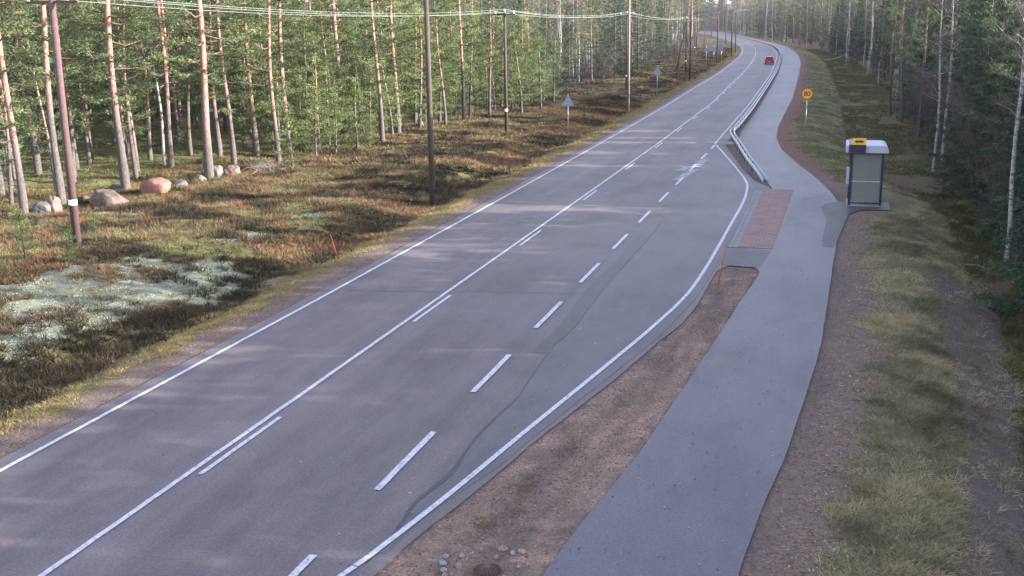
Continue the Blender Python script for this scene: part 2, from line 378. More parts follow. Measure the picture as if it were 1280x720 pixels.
M_IRON = simple('rusty_iron', (.16,.085,.065), .8, .3, .3, 20)
M_GLASSW = simple('frosted_glass', (.30,.32,.29), .15, 0, .05, 2)
n_ = M_GLASSW.node_tree.nodes; l_ = M_GLASSW.node_tree.links; tr_ = n_.new('ShaderNodeBsdfTransparent'); tr_.inputs[0].default_value = (.75,.8,.78,1)
mx_ = n_.new('ShaderNodeMixShader'); mx_.inputs[0].default_value = .5; l_.new(n_['Principled BSDF'].outputs[0], mx_.inputs[1]); l_.new(tr_.outputs[0], mx_.inputs[2]); l_.new(mx_.outputs[0], n_['Material Output'].inputs[0])
M_CONC = simple('concrete', (.34,.33,.32), .85, 0, .15, 4)
M_CAR = simple('car_paint_red', (.42,.018,.028), .25, .1, .03)
M_CGLASS = simple('car_glass', (.02,.022,.028), .08, 0, .1)
M_TYRE = simple('tyre_rubber', (.02,.02,.02), .8, 0, .1)
M_LAMPR = simple('tail_lamp', (.45,.01,.01), .25, 0, .05)

def brick():
    m, n, l, b = nt('paving_bricks'); p = pos(n)
    bt = n.new('ShaderNodeTexBrick'); bt.offset = .5; bt.inputs['Scale'].default_value = 1.0
    bt.inputs['Brick Width'].default_value = .28; bt.inputs['Row Height'].default_value = .14; bt.inputs['Mortar Size'].default_value = .012
    bt.inputs['Color1'].default_value = (.30,.175,.15,1); bt.inputs['Color2'].default_value = (.22,.135,.122,1); bt.inputs['Mortar'].default_value = (.10,.085,.08,1)
    l.new(p, bt.inputs['Vector'])
    f = noise(n, l, 1.2, 5, .7, p); g = noise(n, l, 30, 3, .7, p)
    c = mixc(n, l, bt.outputs['Color'], ramp(n, l, f, [(.3, (.7,.72,.75)), (.7, (1.25,1.2,1.2))]), .8, 'MULTIPLY')
    c = mixc(n, l, c, ramp(n, l, g, [(.3, (.7,.7,.7)), (.7, (1.3,1.3,1.3))]), .6, 'MULTIPLY')
    l.new(c, b.inputs['Base Color']); b.inputs['Roughness'].default_value = .75; bump(n, l, bt.outputs['Fac'], b, .4, -.01); return m
M_BRICK = brick()
def slabs():
    m, n, l, b = nt('grey_pavers'); p = pos(n)
    bt = n.new('ShaderNodeTexBrick'); bt.offset = 0; bt.inputs['Scale'].default_value = 1.0
    bt.inputs['Brick Width'].default_value = .28; bt.inputs['Row Height'].default_value = .28; bt.inputs['Mortar Size'].default_value = .012
    bt.inputs['Color1'].default_value = (.20,.20,.21,1); bt.inputs['Color2'].default_value = (.16,.16,.17,1); bt.inputs['Mortar'].default_value = (.08,.08,.08,1)
    l.new(p, bt.inputs['Vector']); l.new(bt.outputs['Color'], b.inputs['Base Color']); b.inputs['Roughness'].default_value = .7; return m
M_SLAB = slabs()

# ------------------------------------------------------------------ ground sheet
def axis(segs):
    out = []
    for a, b, s in segs: out += list(np.arange(a, b, s))
    return np.array(out+[segs[-1][1]])
gx = axis([(-900,-200,60),(-200,-90,8),(-90,-48,1.2),(-48,-16,.22),(-16,-7.5,.5),(-7.5,11,.22),(11,30,1.0),(30,120,6),(120,700,60)])
gy = axis([(-150,-20,20),(-20,12,2),(12,75,.25),(75,135,.5),(135,300,2),(300,700,8),(700,1100,30),(1100,3000,200)])
GX, GY = np.meshgrid(gx, gy); GZ = ground_z(GX, GY)
def albedo(x, y):
    wx = x+(fbm(x, y, 1.1, 3)-.5)*1.3; wy = y+(fbm(x+31, y, 1.1, 3)-.5)*1.3
    n1 = fbm(x, y, 3.2, 4); n2 = fbm(x+90, y, .7, 3)
    dl = LEDGE(y)-x; dr = x-PATHR(y); dlw = LEDGE(y)-wx; drw = wx-PATHR(y)
    col = np.zeros(x.shape+(3,)); col[:] = (.155,.118,.105)                        # gravel
    def put(mask, c):
        nonlocal col; m = np.clip(mask, 0, 1)[..., None]; col = col*(1-m)+np.array(c)*m
    put(ss(.45, .7, n2)*.5, (.11,.085,.078))
    # left: gravel shoulder, grass verge, heath, forest floor
    put(ss(.75, 1.2, dlw+(n2-.5)*.8)*(dl > 0), (.135,.120,.055))
    put(ss(2.2, 2.9, dlw)*(dl > 0), (.085,.068,.034))
    put(ss(2.2, 2.9, dlw)*(dl > 0)*ss(.50, .62, n1), (.15,.135,.055))
    fl = ss(-1.5, 2.5, FORL(y)-wx)
    put(fl, (.115,.108,.048)); put(fl*ss(.5, .62, n1), (.17,.12,.055)); put(fl*ss(.55, .7, n2)*.6, (.15,.15,.06))
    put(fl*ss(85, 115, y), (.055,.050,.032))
    wx2 = x+(fbm(x, y, 1.6, 4)-.5)*1.8; wy2 = y+(fbm(x+31, y, 1.6, 4)-.5)*1.8
    for i, P in enumerate(LICHEN): put(inpoly(wx2, wy2, P)*1.0*(.35+.65*ss(.38, .52, n2)), (.17,.19,.15))
    for P in GREENP: put(inpoly(wx, wy, P)*.7, (.12,.14,.06))
    # right: leaf-strewn gravel, grass bank, dirt track, forest floor
    put(ss(.0, .5, drw)*(dr > 0), (.180,.136,.112))
    put(ss(1.2, 1.8, drw+(n1-.5)*1.2)*(dr > 0), (.165,.145,.085))
    put(ss(4.4, 5.2, drw)*(dr > 0), (.125,.10,.058))
    put(ss(4.4, 5.2, drw)*(dr > 0)*ss(.5, .62, n1)*(y > 42), (.15,.13,.05))
    put(inpoly(wx, wy, TRACK)*.95, (.155,.118,.108))
    far = (dr > 0)*ss(62, 70, y); put(far*ss(0, .3, dr), (.16,.095,.070)); put(far*ss(1.5, 1.9, drw), (.085,.105,.035))
    put(far*ss(3.0, 4.0, drw), (.10,.082,.040)); put(far*ss(4.8, 6.0, drw), (.115,.085,.05)); put(far*ss(5.0, 6.0, drw)*ss(.52, .62, n1), (.14,.11,.055))
    # island between bay and path
    isl = (x > REDGE(y)) & (x < PATHL(y)) & (y < 40.5)
    put(isl*1.0, (.235,.170,.137)); put(isl*ss(.45, .64, fbm(x*2.4, y*.4, 1.4, 4)), (.165,.125,.108)); put(isl*ss(.58, .7, n2)*.6, (.33,.23,.18))
    for off_, w_ in ((.38, .16), (.66, .14)):
        tx = REDGE(y)+(PATHL(y)-REDGE(y))*off_; put(isl*np.exp(-((x-tx+(n1-.5)*.3)/w_)**2)*.55*ss(38, 36, y), (.12,.09,.08))
    med = (x > REDGE(y)) & (x < PATHL(y)) & (y > 59)
    put(med*1.0, (.15,.115,.108))
    return col
COL = albedo(GX, GY)
ny, nx = GX.shape
V = np.stack([GX, GY, GZ], -1).reshape(-1, 3); idx = np.arange(ny*nx).reshape(ny, nx)
Q = np.stack([idx[:-1, :-1], idx[:-1, 1:], idx[1:, 1:], idx[1:, :-1]], -1).reshape(-1, 4)
g = link('ground', np_mesh('ground', V, Q, [M_GROUND], col=COL.reshape(-1, 3), smooth=True)); tag(g, kind='structure')

def sheet(name, fl, fr, ys, z, mat, kind='structure', jag=0.0, crown=True):
    """a strip between two edges, with a thin skirt down into the ground"""
    ys = np.asarray(ys); a = fl(ys); b = fr(ys)
    if jag:
        a = a + (fbm(ys*1.0, ys*0, .8, 3)-.5)*jag; b = b + (fbm(ys, ys*0+40, .8, 3)-.5)*jag
    n = len(ys); V = []
    for i in range(n):
        V += [(a[i], ys[i], z-.1), (a[i], ys[i], z), (b[i], ys[i], z), (b[i], ys[i], z-.1)]
    Fc = [(4*i+k, 4*i+k+1, 4*i+k+5, 4*i+k+4) for i in range(n-1) for k in range(3)]
    m = MB(); m.add(V, Fc); o = m.build(name, mat)
    return tag(o, kind=kind)
YS = np.concatenate([np.arange(-30, 14, 2), np.arange(14, 75, .25), np.arange(75, 200, 1.5), np.arange(200, 980, 5)])
sheet('road', LEDGE, REDGE, YS, 0.0, M_ROAD, jag=.05)
sheet('path', PATHL, PATHR, YS, 0.004, M_PATH, jag=.04)
BAYL = curve([(-7.35,15),(-7.15,16),(-7.35,17.5),(-7.1,19.0),(-7.25,21),(-7.1,24),(-7.3,28),(-7.15,30),(-7.3,36),(-7.2,44),(-7.6,60),(-8.1,72),(-8.35,80)])
BAYR = lambda y: np.minimum(REDGE(y)-.0, curve([(-7.0,15),(-6.9,17),(-6.2,19.6),(-5.9,21.5),(-4.4,30),(-3.9,35),(-3.75,44),(-3.7,59),(-4.1,62),(-5.3,67.5),(-8.1,80)])(y)-.12)
sheet('bay', BAYL, BAYR, np.arange(15.6, 79.9, .25), 0.008, M_BAY, jag=.05)
SEAMW = curve([(.05,15),(.10,16),(.07,17.5),(.15,19.2),(.05,20),(.09,21.5),(.035,24),(.05,27),(.02,28.5),(.015,48)])
sheet('road_seam', lambda y: BAYL(y)-SEAMW(y)/2-.02+.12*(fbm(y, y*0+7, 1.5, 2)-.5), lambda y: BAYL(y)+SEAMW(y)/2-.02+.12*(fbm(y, y*0+7, 1.5, 2)-.5), np.arange(15.2, 48, .2), 0.012, M_SEAL)
# a darker band of older asphalt beside the seam
M_BAND = asphalt('asphalt_band', (.080,.069,.074), (.105,.092,.098), .6, .35, False)
sheet('patch', lambda y: BAYL(y)-.55+.2*(fbm(y, y*0+3, 3, 2)-.5), lambda y: BAYL(y)-.01, np.arange(27.5, 45, .3), 0.006, M_BAND)
def polypatch(name, px, z, mat, kind='structure'):
    pts = px; m = MB(); m.add([(x, y, z) for x, y in pts], [tuple(range(len(pts)))]); 
    o = m.build(name, mat); 
    if o.data.polygons[0].normal.z < 0: o.data.flip_normals()
    return tag(o, kind=kind)
polypatch('patch_by_shelter', [(-.35,53.8),(-.1,54.9),(.3,55.6),(1.0,55.9),(2.9,56.0),(2.9,53.6),(1.6,53.5),(.95,52.2),(.45,45.6),(.30,44.0),(-.12,44.3),(-.15,46),(-.02,50.3)], .012, M_DARK)
polypatch('patch_island_end', [(-3.75,39.9),(-2.35,39.7),(-2.05,43.0),(-3.85,43.0)], .008, M_DARK)
polypatch('brick_paving', [(-3.42,43.25),(-2.05,43.25),(-1.85,59.2),(-3.38,59.0)], .016, M_BRICK)
polypatch('paver_strip', [(-3.82,43.2),(-3.43,43.22),(-3.39,58.95),(-3.82,58.8)], .014, M_SLAB)
# cracks across the carriageway
for k, (a, b, nm) in enumerate([((270,362),(745,367),'crack'),((560,253),(700,256),'crack')]):
    A, B = unp(*a), unp(*b); n = 60; xs = np.linspace(A[0], B[0], n); yy = np.linspace(A[1], B[1], n)+(fbm(xs, xs*0+k, .5, 3)-.5)*.35
    w = .012+.02*vnoise(xs, xs*0, .3); V = []; 
    for i in range(n): V += [(xs[i], yy[i]-w[i], .0045), (xs[i], yy[i]+w[i], .0045)]
    m = MB(); m.add(V, [(2*i, 2*i+2, 2*i+3, 2*i+1) for i in range(n-1)]); tag(m.build(nm, M_SEAL), kind='structure')

# ------------------------------------------------------------------ painted lines
def line(name, f, y0, y1, w, z=.016, mat=None):
    n = max(2, int((y1-y0)/ (0.4 if y0 < 110 else 2))+1); ys = np.linspace(y0, y1, n); x = f(ys)
    dx = np.gradient(x, ys) if n > 1 else 0; s = np.sqrt(1+dx**2)
    j = (vnoise(ys*3, ys*0, .3)-.5)*.012
    V = []
    for i in range(n):
        nx_, ny_ = 1/s[i], -dx[i]/s[i]
        V += [(x[i]-nx_*w/2+j[i], ys[i]-ny_*w/2, z), (x[i]+nx_*w/2+j[i], ys[i]+ny_*w/2, z)]
    m = MB(); m.add(V, [(2*i, 2*i+1, 2*i+3, 2*i+2) for i in range(n-1)])
    return tag(m.build(name, mat or M_PAINT), kind='structure')
line('left_edge_line', LLINE, -20, 950, .12)
line('centre_line', CLINE, -20, 950, .12)
for i in range(24):
    y0 = 17.75+11.95*i
    line('centre_dash', lambda y: CLINE(y)+.27, y0, y0+3.4, .11)
for i in range(-2, 11):
    y0 = 17.97+5.97*i
    if y0 > 11: line('bay_dash', lambda y: -8.30+.0*y, y0, y0+3.2, .145, .020)
def ribbon(name, pts, w, z=.020, mat=None, sub=6):
    P = np.array(pts, float)
    # Catmull-Rom
    Qp = []
    for i in range(len(P)-1):
        p0, p1, p2, p3 = P[max(i-1,0)], P[i], P[i+1], P[min(i+2, len(P)-1)]
        for k in range(sub):
            t = k/sub; Qp.append(.5*((2*p1)+(-p0+p2)*t+(2*p0-5*p1+4*p2-p3)*t*t+(-p0+3*p1-3*p2+p3)*t**3))
    Qp.append(P[-1]); Qp = np.array(Qp); T = np.gradient(Qp, axis=0); T /= np.linalg.norm(T, axis=1)[:, None]; N = np.stack([-T[:, 1], T[:, 0]], 1)
    V = []
    for q, nn in zip(Qp, N): V += [(q[0]-nn[0]*w/2, q[1]-nn[1]*w/2, z), (q[0]+nn[0]*w/2, q[1]+nn[1]*w/2, z)]
    m = MB(); m.add(V, [(2*i, 2*i+2, 2*i+3, 2*i+1) for i in range(len(Qp)-1)]); o = m.build(name, mat or M_PAINT)
    if o.data.polygons[0].normal.z < 0: o.data.flip_normals()
    return tag(o, kind='structure')
ribbon('bay_edge_line', [(-7.42,15.05),(-7.28,15.7),(-6.85,18.1),(-6.3,21.7),(-5.65,25.8),(-5.05,29.7),(-4.78,31.7),(-4.52,33.8),(-4.35,36),(-4.25,39.5),(-4.2,44),(-4.17,49),(-4.14,54.2),(-4.28,58.7),(-4.6,62),(-5.6,67.4),(-7.0,74.3),(-8.4,81.1)], .125)
ribbon('bay_edge_line_end', [(-7.42,15.02),(-7.9,13.2),(-8.2,12.0)], .12)
line('right_edge_line', lambda y: np.interp(y, [81, 106], [-8.4, -8.7])*(y < 106)+RLINE(y)*(y >= 106), 81.1, 950, .12)
for (a, b) in (((846,226),(868,212)),((849,214),(862,209)),((868,209),(882,199))):  # short pale patchy strips near the bay dashes
    A, B = unp(*a), unp(*b); ribbon('pale_strip', [A, ((A[0]+B[0])/2, (A[1]+B[1])/2), B], .55, .018, M_PALE, 3)

# ------------------------------------------------------------------ leaf / tuft engine
def rng(s): return np.random.RandomState(s)
def unitv(a): return a/(np.linalg.norm(a, axis=-1, keepdims=True)+1e-9)
def blades(P, D, L, W, rs, jit=.5, droop=0.0):
    """one thin triangle per row: root P, direction D, length L, width W"""
    n = len(P); D = unitv(D + rs.normal(0, jit, (n, 3)))
    S = unitv(np.cross(D, rs.normal(0, 1, (n, 3))))*(W/2)[:, None]
    tip = P + D*L[:, None]; tip[:, 2] -= droop*L
    V = np.stack([P-S, P+S, tip], 1).reshape(-1, 3)
    return V, np.arange(3*n).reshape(n, 3)
def join(parts):
    V = []; Fs = []; T = []; M_ = []; n = 0
    for v, f, t, m in parts:
        V.append(v); Fs.append(f+n); T.append(np.broadcast_to(t, (len(v),)) if np.ndim(t) == 0 else t); M_.append(np.full(len(f), m)); n += len(v)
    return np.concatenate(V), np.concatenate(Fs), np.concatenate(T), np.concatenate(M_)
def tubes_np(paths, rads, ns=5):
    """list of (k,3) polylines -> one triangle soup"""
    V = []; Fs = []; n = 0
    for P, r in zip(paths, rads):
        P = np.asarray(P); k = len(P); T = unitv(np.gradient(P, axis=0))
        A = np.where(np.abs(T[:, 2:3]) < .9, [[0, 0, 1.]], [[1., 0, 0]]); B = unitv(np.cross(T, A)); Cc = np.cross(B, T)
        an = np.arange(ns)*2*math.pi/ns
        ring = P[:, None]+np.asarray(r)[:, None, None]*(np.cos(an)[None, :, None]*B[:, None]+np.sin(an)[None, :, None]*Cc[:, None])
        V.append(ring.reshape(-1, 3))
        i = np.arange(k-1)[:, None]*ns; a = np.arange(ns)[None]; a2 = (a+1) % ns
        q0 = (i+a).ravel(); q1 = (i+a2).ravel(); q2 = q1+ns; q3 = q0+ns
        Fs.append(np.concatenate([np.stack([q0, q1, q2], 1), np.stack([q0, q2, q3], 1)])+n); n += k*ns
    return np.concatenate(V), np.concatenate(Fs)

def spray(A, D, n, L, W, rs, r=.12, up=.25, flat=.55):
    """n needle shoots around each anchor"""
    P = np.repeat(A, n, 0) + rs.normal(0, r, (len(A)*n, 3))*[1, 1, flat]
    DD = np.repeat(D, n, 0) + [0, 0, up]
    LL = L*rs.uniform(.6, 1.3, len(P)); WW = W*rs.uniform(.7, 1.3, len(P))
    return blades(P, DD, LL, WW, rs, .55)

def pine(seed, H, base, Rm, r0, density=1.0, dead=True, mats=None, leaf=.17, lean=.0, sparse=.0, quad=34):
    """returns trunk mesh, crown mesh"""
    rs = rng(seed); z = np.linspace(-.4, H, 14); t = np.clip(z/H, 0, 1)
    bx = lean*H*t + .26*(np.sin(z*.38+seed)-math.sin(seed))*t**.5; by = .22*(np.cos(z*.33+seed*2)-math.cos(seed*2))*t**.5
    cx = lambda h: np.interp(h, z, bx); cy = lambda h: np.interp(h, z, by)
    rad = r0*(1-.80*t)+.02; rad[:2] *= 1.22
    paths = [np.stack([bx, by, z], 1)]; rads = [rad]
    A = []; D = []; tint = []
    nb = int((H-base)*2.9*density)+4
    for i in range(nb):
        u = (i+rs.rand())/nb; h = base+(H-base)*u*.985
        prof = (math.sin(min(1, (u*1.0+.12))*math.pi)**.6)*(1-.35*u) if Rm < 5 else 1
        L = Rm*max(.18, prof)*rs.uniform(.55, 1.15); an = i*2.4+rs.uniform(-.5, .5)
        el = -.10+.75*u+rs.uniform(-.15, .15)
        p0 = np.array([cx(h), cy(h), h]); d = np.array([math.cos(an)*math.cos(el), math.sin(an)*math.cos(el), math.sin(el)])
        k = 5; s = np.linspace(0, 1, k)[:, None]; P = p0 + d*L*s + np.array([0, 0, 1])*L*.14*s**2 - np.array([0, 0, 1])*.10*L*np.sin(s*math.pi)
        P[1:] += rs.normal(0, .04*L, (k-1, 3)); paths.append(P); rads.append(np.linspace(.045, .010, k)*min(1.5, .4+L*.35))
        side = np.array([-math.sin(an), math.cos(an), 0])
        m = max(3, int(L*4.2)); uu = rs.uniform(.30, 1.0, m); base_p = np.stack([np.interp(uu, s[:, 0], P[:, c]) for c in range(3)], 1)
        w = rs.normal(0, 1, m)*.26*L*(1.15-uu); A.append(base_p+side*w[:, None]+[0, 0, .05]); D.append(np.tile(d, (m, 1))+side*np.sign(w)[:, None]*.6)
        tint.append(np.full(m, rs.uniform(.25, .75)))
    if dead:
        for i in range(int(base*1.0)):
            h = rs.uniform(1.2, base); an = rs.uniform(0, 6.28); L = rs.uniform(.3, 1.6)
            d = np.array([math.cos(an), math.sin(an), rs.uniform(-.35, .15)]); p0 = np.array([cx(h), cy(h), h])
            s = np.linspace(0, 1, 4)[:, None]; P = p0+d*L*s+np.array([0, 0, -.2])*L*s**2+rs.normal(0, .03, (4, 3)); paths.append(P); rads.append(np.linspace(.022, .006, 4))
    tv, tf = tubes_np(paths[:1], rads[:1], 9); bv, bf = tubes_np(paths[1:], rads[1:], 3)
    TV, TF, _, TM = join([(tv, tf, 0., 0), (bv, bf, 0., 1)])
    A = np.concatenate(A); D = unitv(np.concatenate(D)); tint = np.concatenate(tint)
    nn = max(5, int(quad*(1-sparse))); v, f = spray(A, D, nn, leaf, leaf*.32, rs, .19, .25, .38)
    tt = np.repeat(np.repeat(tint, nn)+rs.uniform(-.25, .25, len(A)*nn), 3)
    # the upper side of a pad carries the younger, lighter needles
    return (np_mesh('trunk', TV, TF, [mats[0], M_LIMB], mi=TM, smooth=True), np_mesh('crown', v, f, [mats[1]], tint=np.clip(tt, 0, 1)))

def spruce(seed, H, Rm, r0, density=1.0, base=.5, leaf=.2, quad=16, mats=None):
    rs = rng(seed); z = np.linspace(-.4, H, 8); paths = [np.stack([z*0, z*0, z], 1)]; rads = [r0*(1-.93*np.clip(z/H, 0, 1))+.012]
    A = []; D = []; tint = []; nb = int((H-base)*7*density)
    for i in range(nb):
        u = (i+rs.rand())/nb; h = base+(H-base)*u; L = (Rm*(1-u)**.8+.12)*rs.uniform(.6, 1.15); an = i*2.4+rs.uniform(-.4, .4)
        d = np.array([math.cos(an), math.sin(an), -.25+.7*u]); s = np.linspace(0, 1, 4)[:, None]
        P = np.array([0, 0, h])+d*L*s+np.array([0, 0, 1])*.22*L*s**2; paths.append(P); rads.append(np.linspace(.03, .008, 4))
        side = np.array([-math.sin(an), math.cos(an), 0]); m = max(3, int(L*6)); uu = rs.uniform(.15, 1, m)
        bp = np.stack([np.interp(uu, s[:, 0], P[:, c]) for c in range(3)], 1); w = rs.normal(0, 1, m)*.28*L*(1.1-uu)
        A.append(bp+side*w[:, None]-[0, 0, .05]); D.append(np.tile(d, (m, 1))+side*np.sign(w)[:, None]*.7); tint.append(np.full(m, rs.uniform(.25, .75)))
    tv, tf = tubes_np(paths[:1], rads[:1], 8); bv, bf = tubes_np(paths[1:], rads[1:], 3); TV, TF, _, _ = join([(tv, tf, 0., 0), (bv, bf, 0., 0)])
    A = np.concatenate(A); D = unitv(np.concatenate(D)); tint = np.concatenate(tint)
    v, f = spray(A, D, quad, leaf, leaf*.26, rs, .10, -.25); tt = np.repeat(np.repeat(tint, quad)+rs.uniform(-.25, .25, len(A)*quad), 3)
    return (np_mesh('trunk', TV, TF, [mats[0]], smooth=True), np_mesh('crown', v, f, [mats[1]], tint=np.clip(tt, 0, 1)))

def bare(seed, H, base, Rm, r0, mats, n1=40, n2=10, n3=9, tw=.018, multi=1):
    """leafless birch, aspen or shrub: trunk(s) with limbs, and a crown of fine twigs"""
    rs = rng(seed); paths = []; rads = []; tp = []; td = []; tl = []
    for q in range(multi):
        z = np.linspace(-.3, H*rs.uniform(.8, 1) if multi > 1 else H, 9); a0 = rs.uniform(0, 6.28); ln = (.28 if multi > 1 else .03)
        bx = np.cos(a0)*ln*np.maximum(z, 0)+.1*np.sin(z*.7+q+seed); by = np.sin(a0)*ln*np.maximum(z, 0)+.1*np.cos(z*.6+q)
        P = np.stack([bx-bx[0], by-by[0], z], 1); paths.append(P); rads.append(r0*(1-.88*np.clip(z/H, 0, 1))+.006)
        for i in range(n1):
            h = base+(z[-1]-base)*rs.rand()**.8; an = rs.uniform(0, 6.28); L = Rm*rs.uniform(.4, 1)*(1.1-.7*(h/H)); el = rs.uniform(.2, 1.0)
            p0 = np.array([np.interp(h, z, P[:, c]) for c in range(3)]); d = np.array([math.cos(an)*math.cos(el), math.sin(an)*math.cos(el), math.sin(el)])
            s = np.linspace(0, 1, 4)[:, None]; B = p0+d*L*s+rs.normal(0, .06*L, (4, 3))*s+np.array([0, 0, -.15])*L*s**2; paths.append(B); rads.append(np.linspace(.022, .006, 4)*(1+L*.15))
            uu = rs.uniform(.15, 1, n2); bp = np.stack([np.interp(uu, s[:, 0], B[:, c]) for c in range(3)], 1)
            tp.append(bp); td.append(np.tile(d, (n2, 1))+rs.normal(0, .6, (n2, 3))); tl.append(np.full(n2, .35*L+.25))
    tv, tf = tubes_np(paths[:multi], rads[:multi], 8); bv, bf = tubes_np(paths[multi:], rads[multi:], 3); TV, TF, _, _ = join([(tv, tf, 0., 0), (bv, bf, 0., 0)])
    tp = np.concatenate(tp); td = unitv(np.concatenate(td)); tl = np.concatenate(tl)
    v1, f1 = blades(tp, td, tl, np.full(len(tp), tw*1.2), rs, .25)
    P2 = np.repeat(tp, n3, 0)+np.repeat(td*tl[:, None], n3, 0)*rs.uniform(.1, .9, (len(tp)*n3, 1)); D2 = np.repeat(td, n3, 0)
    v2, f2 = blades(P2, D2, np.repeat(tl, n3)*rs.uniform(.25, .7, len(P2)), np.full(len(P2), tw), rs, .6)
    V, Fc, _, _ = join([(v1, f1, 0., 0), (v2, f2, 0., 0)])
    return (np_mesh('trunk', TV, TF, [mats[0]], smooth=True), np_mesh('crown', V, Fc, [mats[1]], tint=np.repeat(rs.rand(len(V)//3), 3)))

def tree_proto(name, meshes):
    o = bpy.data.objects.new(name, None); t = bpy.data.objects.new('trunk', meshes[0]); c = bpy.data.objects.new('crown', meshes[1]); t.parent = o; c.parent = o
    return o

# ------------------------------------------------------------------ tree kinds (one of each is built, the rest are copies)
PM = [M_BARK, M_PINE]; YM = [M_BARK, M_YPINE]; SM = [M_SBARK, M_SPRUCE]
TALL = [tree_proto('pine_tree', pine(10+i, *a, density=1.1, mats=PM)) for i, a in enumerate([
    (19.5, 4.4, 3.5, .19), (20.5, 5.4, 3.4, .21), (18.5, 3.8, 3.4, .16), (20.0, 6.4, 3.2, .17), (18.0, 3.4, 3.3, .15)])]
MID = [tree_proto('pine_tree', pine(30+i, *a, density=1.25, mats=PM, quad=26)) for i, a in enumerate([
    (11.0, 3.2, 2.2, .12), (12.0, 4.2, 2.4, .13), (10.0, 2.4, 2.1, .11), (13.0, 4.8, 2.3, .14)])]
BUSHY = [tree_proto('pine_tree', pine(40+i, *a, density=1.35, dead=False, mats=YM, quad=30)) for i, a in enumerate([(9.5, 1.0, 2.3, .10), (11.5, 1.5, 2.5, .11), (8.0, .6, 2.1, .09)])]
YOUNG = [tree_proto('young_pine', pine(50+i, *a, density=1.7, dead=False, mats=YM, leaf=.15, quad=30)) for i, a in enumerate([
    (3.2, .25, 1.15, .05), (4.8, .4, 1.4, .07), (6.5, .7, 1.7, .09)])]
SPR = [tree_proto('spruce_tree', spruce(70+i, *a, mats=SM)) for i, a in enumerate([
    (13.0, 2.3, .14), (16.0, 2.6, .17), (6.0, 1.5, .07), (10.5, 2.1, .12)])]
SPR_S = tree_proto('young_spruce', spruce(77, 2.2, .75, .035, 1.3, .1, .13, 14, mats=SM))
BIR = [tree_proto('birch_tree', bare(90+i, H, b, Rm, r0, [M_BIRCH, M_TWIG])) for i, (H, b, Rm, r0) in enumerate([
    (16, 5.0, 2.6, .12), (14, 3.5, 2.4, .10), (18, 6.5, 2.8, .14)])]
BUSH = [tree_proto('bare_shrub', bare(100+i, H, .3, Rm, r0, [M_SBARK, M_TWIG], n1=12, n2=7, n3=8, multi=5, tw=.014)) for i, (H, Rm, r0) in enumerate([
    (2.6, 1.1, .025), (3.8, 1.5, .03), (5.5, 1.8, .04)])]
DRYT = tree_proto('dead_sapling', spruce(120, 2.4, .8, .03, 1.0, .2, .13, 10, mats=[M_SBARK, M_RUST]))
CAT = {'pine_tree': 'pine', 'young_pine': 'young pine', 'spruce_tree': 'spruce', 'young_spruce': 'young spruce', 'birch_tree': 'birch', 'bare_shrub': 'shrub', 'dead_sapling': 'dead sapling'}
placed = []
rr = rng(77)
def plant(p, x, y, label, group=None, s=1.0, rz=None):
    z = float(ground_z(x, y)); rz = rr.uniform(0, 6.28) if rz is None else rz
    o = copy_thing(p, (x, y, z-.03), rz, s, label, group); o['category'] = CAT[p.name.split('.')[0]]; placed.append((x, y)); return o
def hero(p, px, py, label, s=1.0, rz=None):
    x, y, z = gpt(px, py); return plant(p, x, y, label, None, s, rz)
# pines one can tell apart, left of the road
hero(TALL[0], 158, 238, 'thick pine with pale straight trunk just behind the brown boulder', 1.12)
hero(TALL[3], 78, 256, 'grey-barked pine between the twin pink boulders and the reddish pole', 1.05)
hero(TALL[2], 31, 268, 'leftmost foreground pine, lichen-grey trunk left of the twin boulders', 1.0)
hero(TALL[1], 262, 224, 'stout pale-barked pine growing against the pale boulder', 1.1)
hero(TALL[4], 293, 206, 'reddish pine just right of the pale boulder, its neighbour stands further right', .95)
hero(TALL[0], 321, 194, 'slim orange pine at the right end of the open stand, behind the brush pile', .92)
hero(TALL[3], 214, 209, 'slender dark-footed pine behind the grey-green stone, right of its twin', .93)
hero(BIR[0], 205, 206, 'thin white birch close beside the slender dark-footed pine', .9)
hero(TALL[4], 172, 214, 'thin orange pine in the gap right of the thick pale pine', .75)
hero(TALL[1], 48, 217, 'grey pine standing back between the two leftmost foreground pines', .9)
hero(TALL[2], 114, 150, 'dark slim pine deep in the clearing right of the reddish pole', .9)
hero(TALL[3], 275, 196, 'orange pine standing just behind the stout pale-barked pine', .9)
hero(TALL[0], 362, 196, 'red-stemmed pine rising behind the bright young pine', .95)
hero(TALL[2], 349, 205, 'dark pine to the left of the red-stemmed one, above the young pine', .9)
hero(TALL[1], 429, 168, 'straight pink-orange pine rising out of the young pine thicket', 1.0)
hero(TALL[4], 478, 176, 'black-footed pine at the thicket edge, left one of two', 1.0)
hero(TALL[0], 498, 166, 'mottled black-footed pine at the thicket edge, right one of two', 1.0)
hero(TALL[3], 520, 152, 'slim orange pine above the small white stone', .95)
hero(TALL[1], 532, 150, 'straight orange pine immediately left of the dark street light pole', .97)
hero(TALL[2], 580, 151, 'thick dark-footed pine at the forest edge right of the dark street light pole', 1.0)
hero(MID[0], 557, 156, 'bushy pine with a thin dark stem right of the dark street light pole', .95)
hero(MID[1], 612, 146, 'bushy mid-sized pine close behind the thin black power pole, on its left', 1.0)
for px, py, k, s, lb in [(14,236,2,1.0,'leafy pine with low wide branches at the left edge of the photo'),
    (112,206,0,1.0,'leafy pine between the reddish pole and the thick pale pine, farther back'),
    (188,200,1,.95,'leafy pine behind the gap right of the thick pale pine'),
    (238,194,3,.95,'leafy pine to the left of the stout pale-barked pine, farther back'),
    (306,188,0,1.05,'leafy pine between the two reddish pines at the right of the stand')]:
    hero(MID[k], px, py, lb, s)
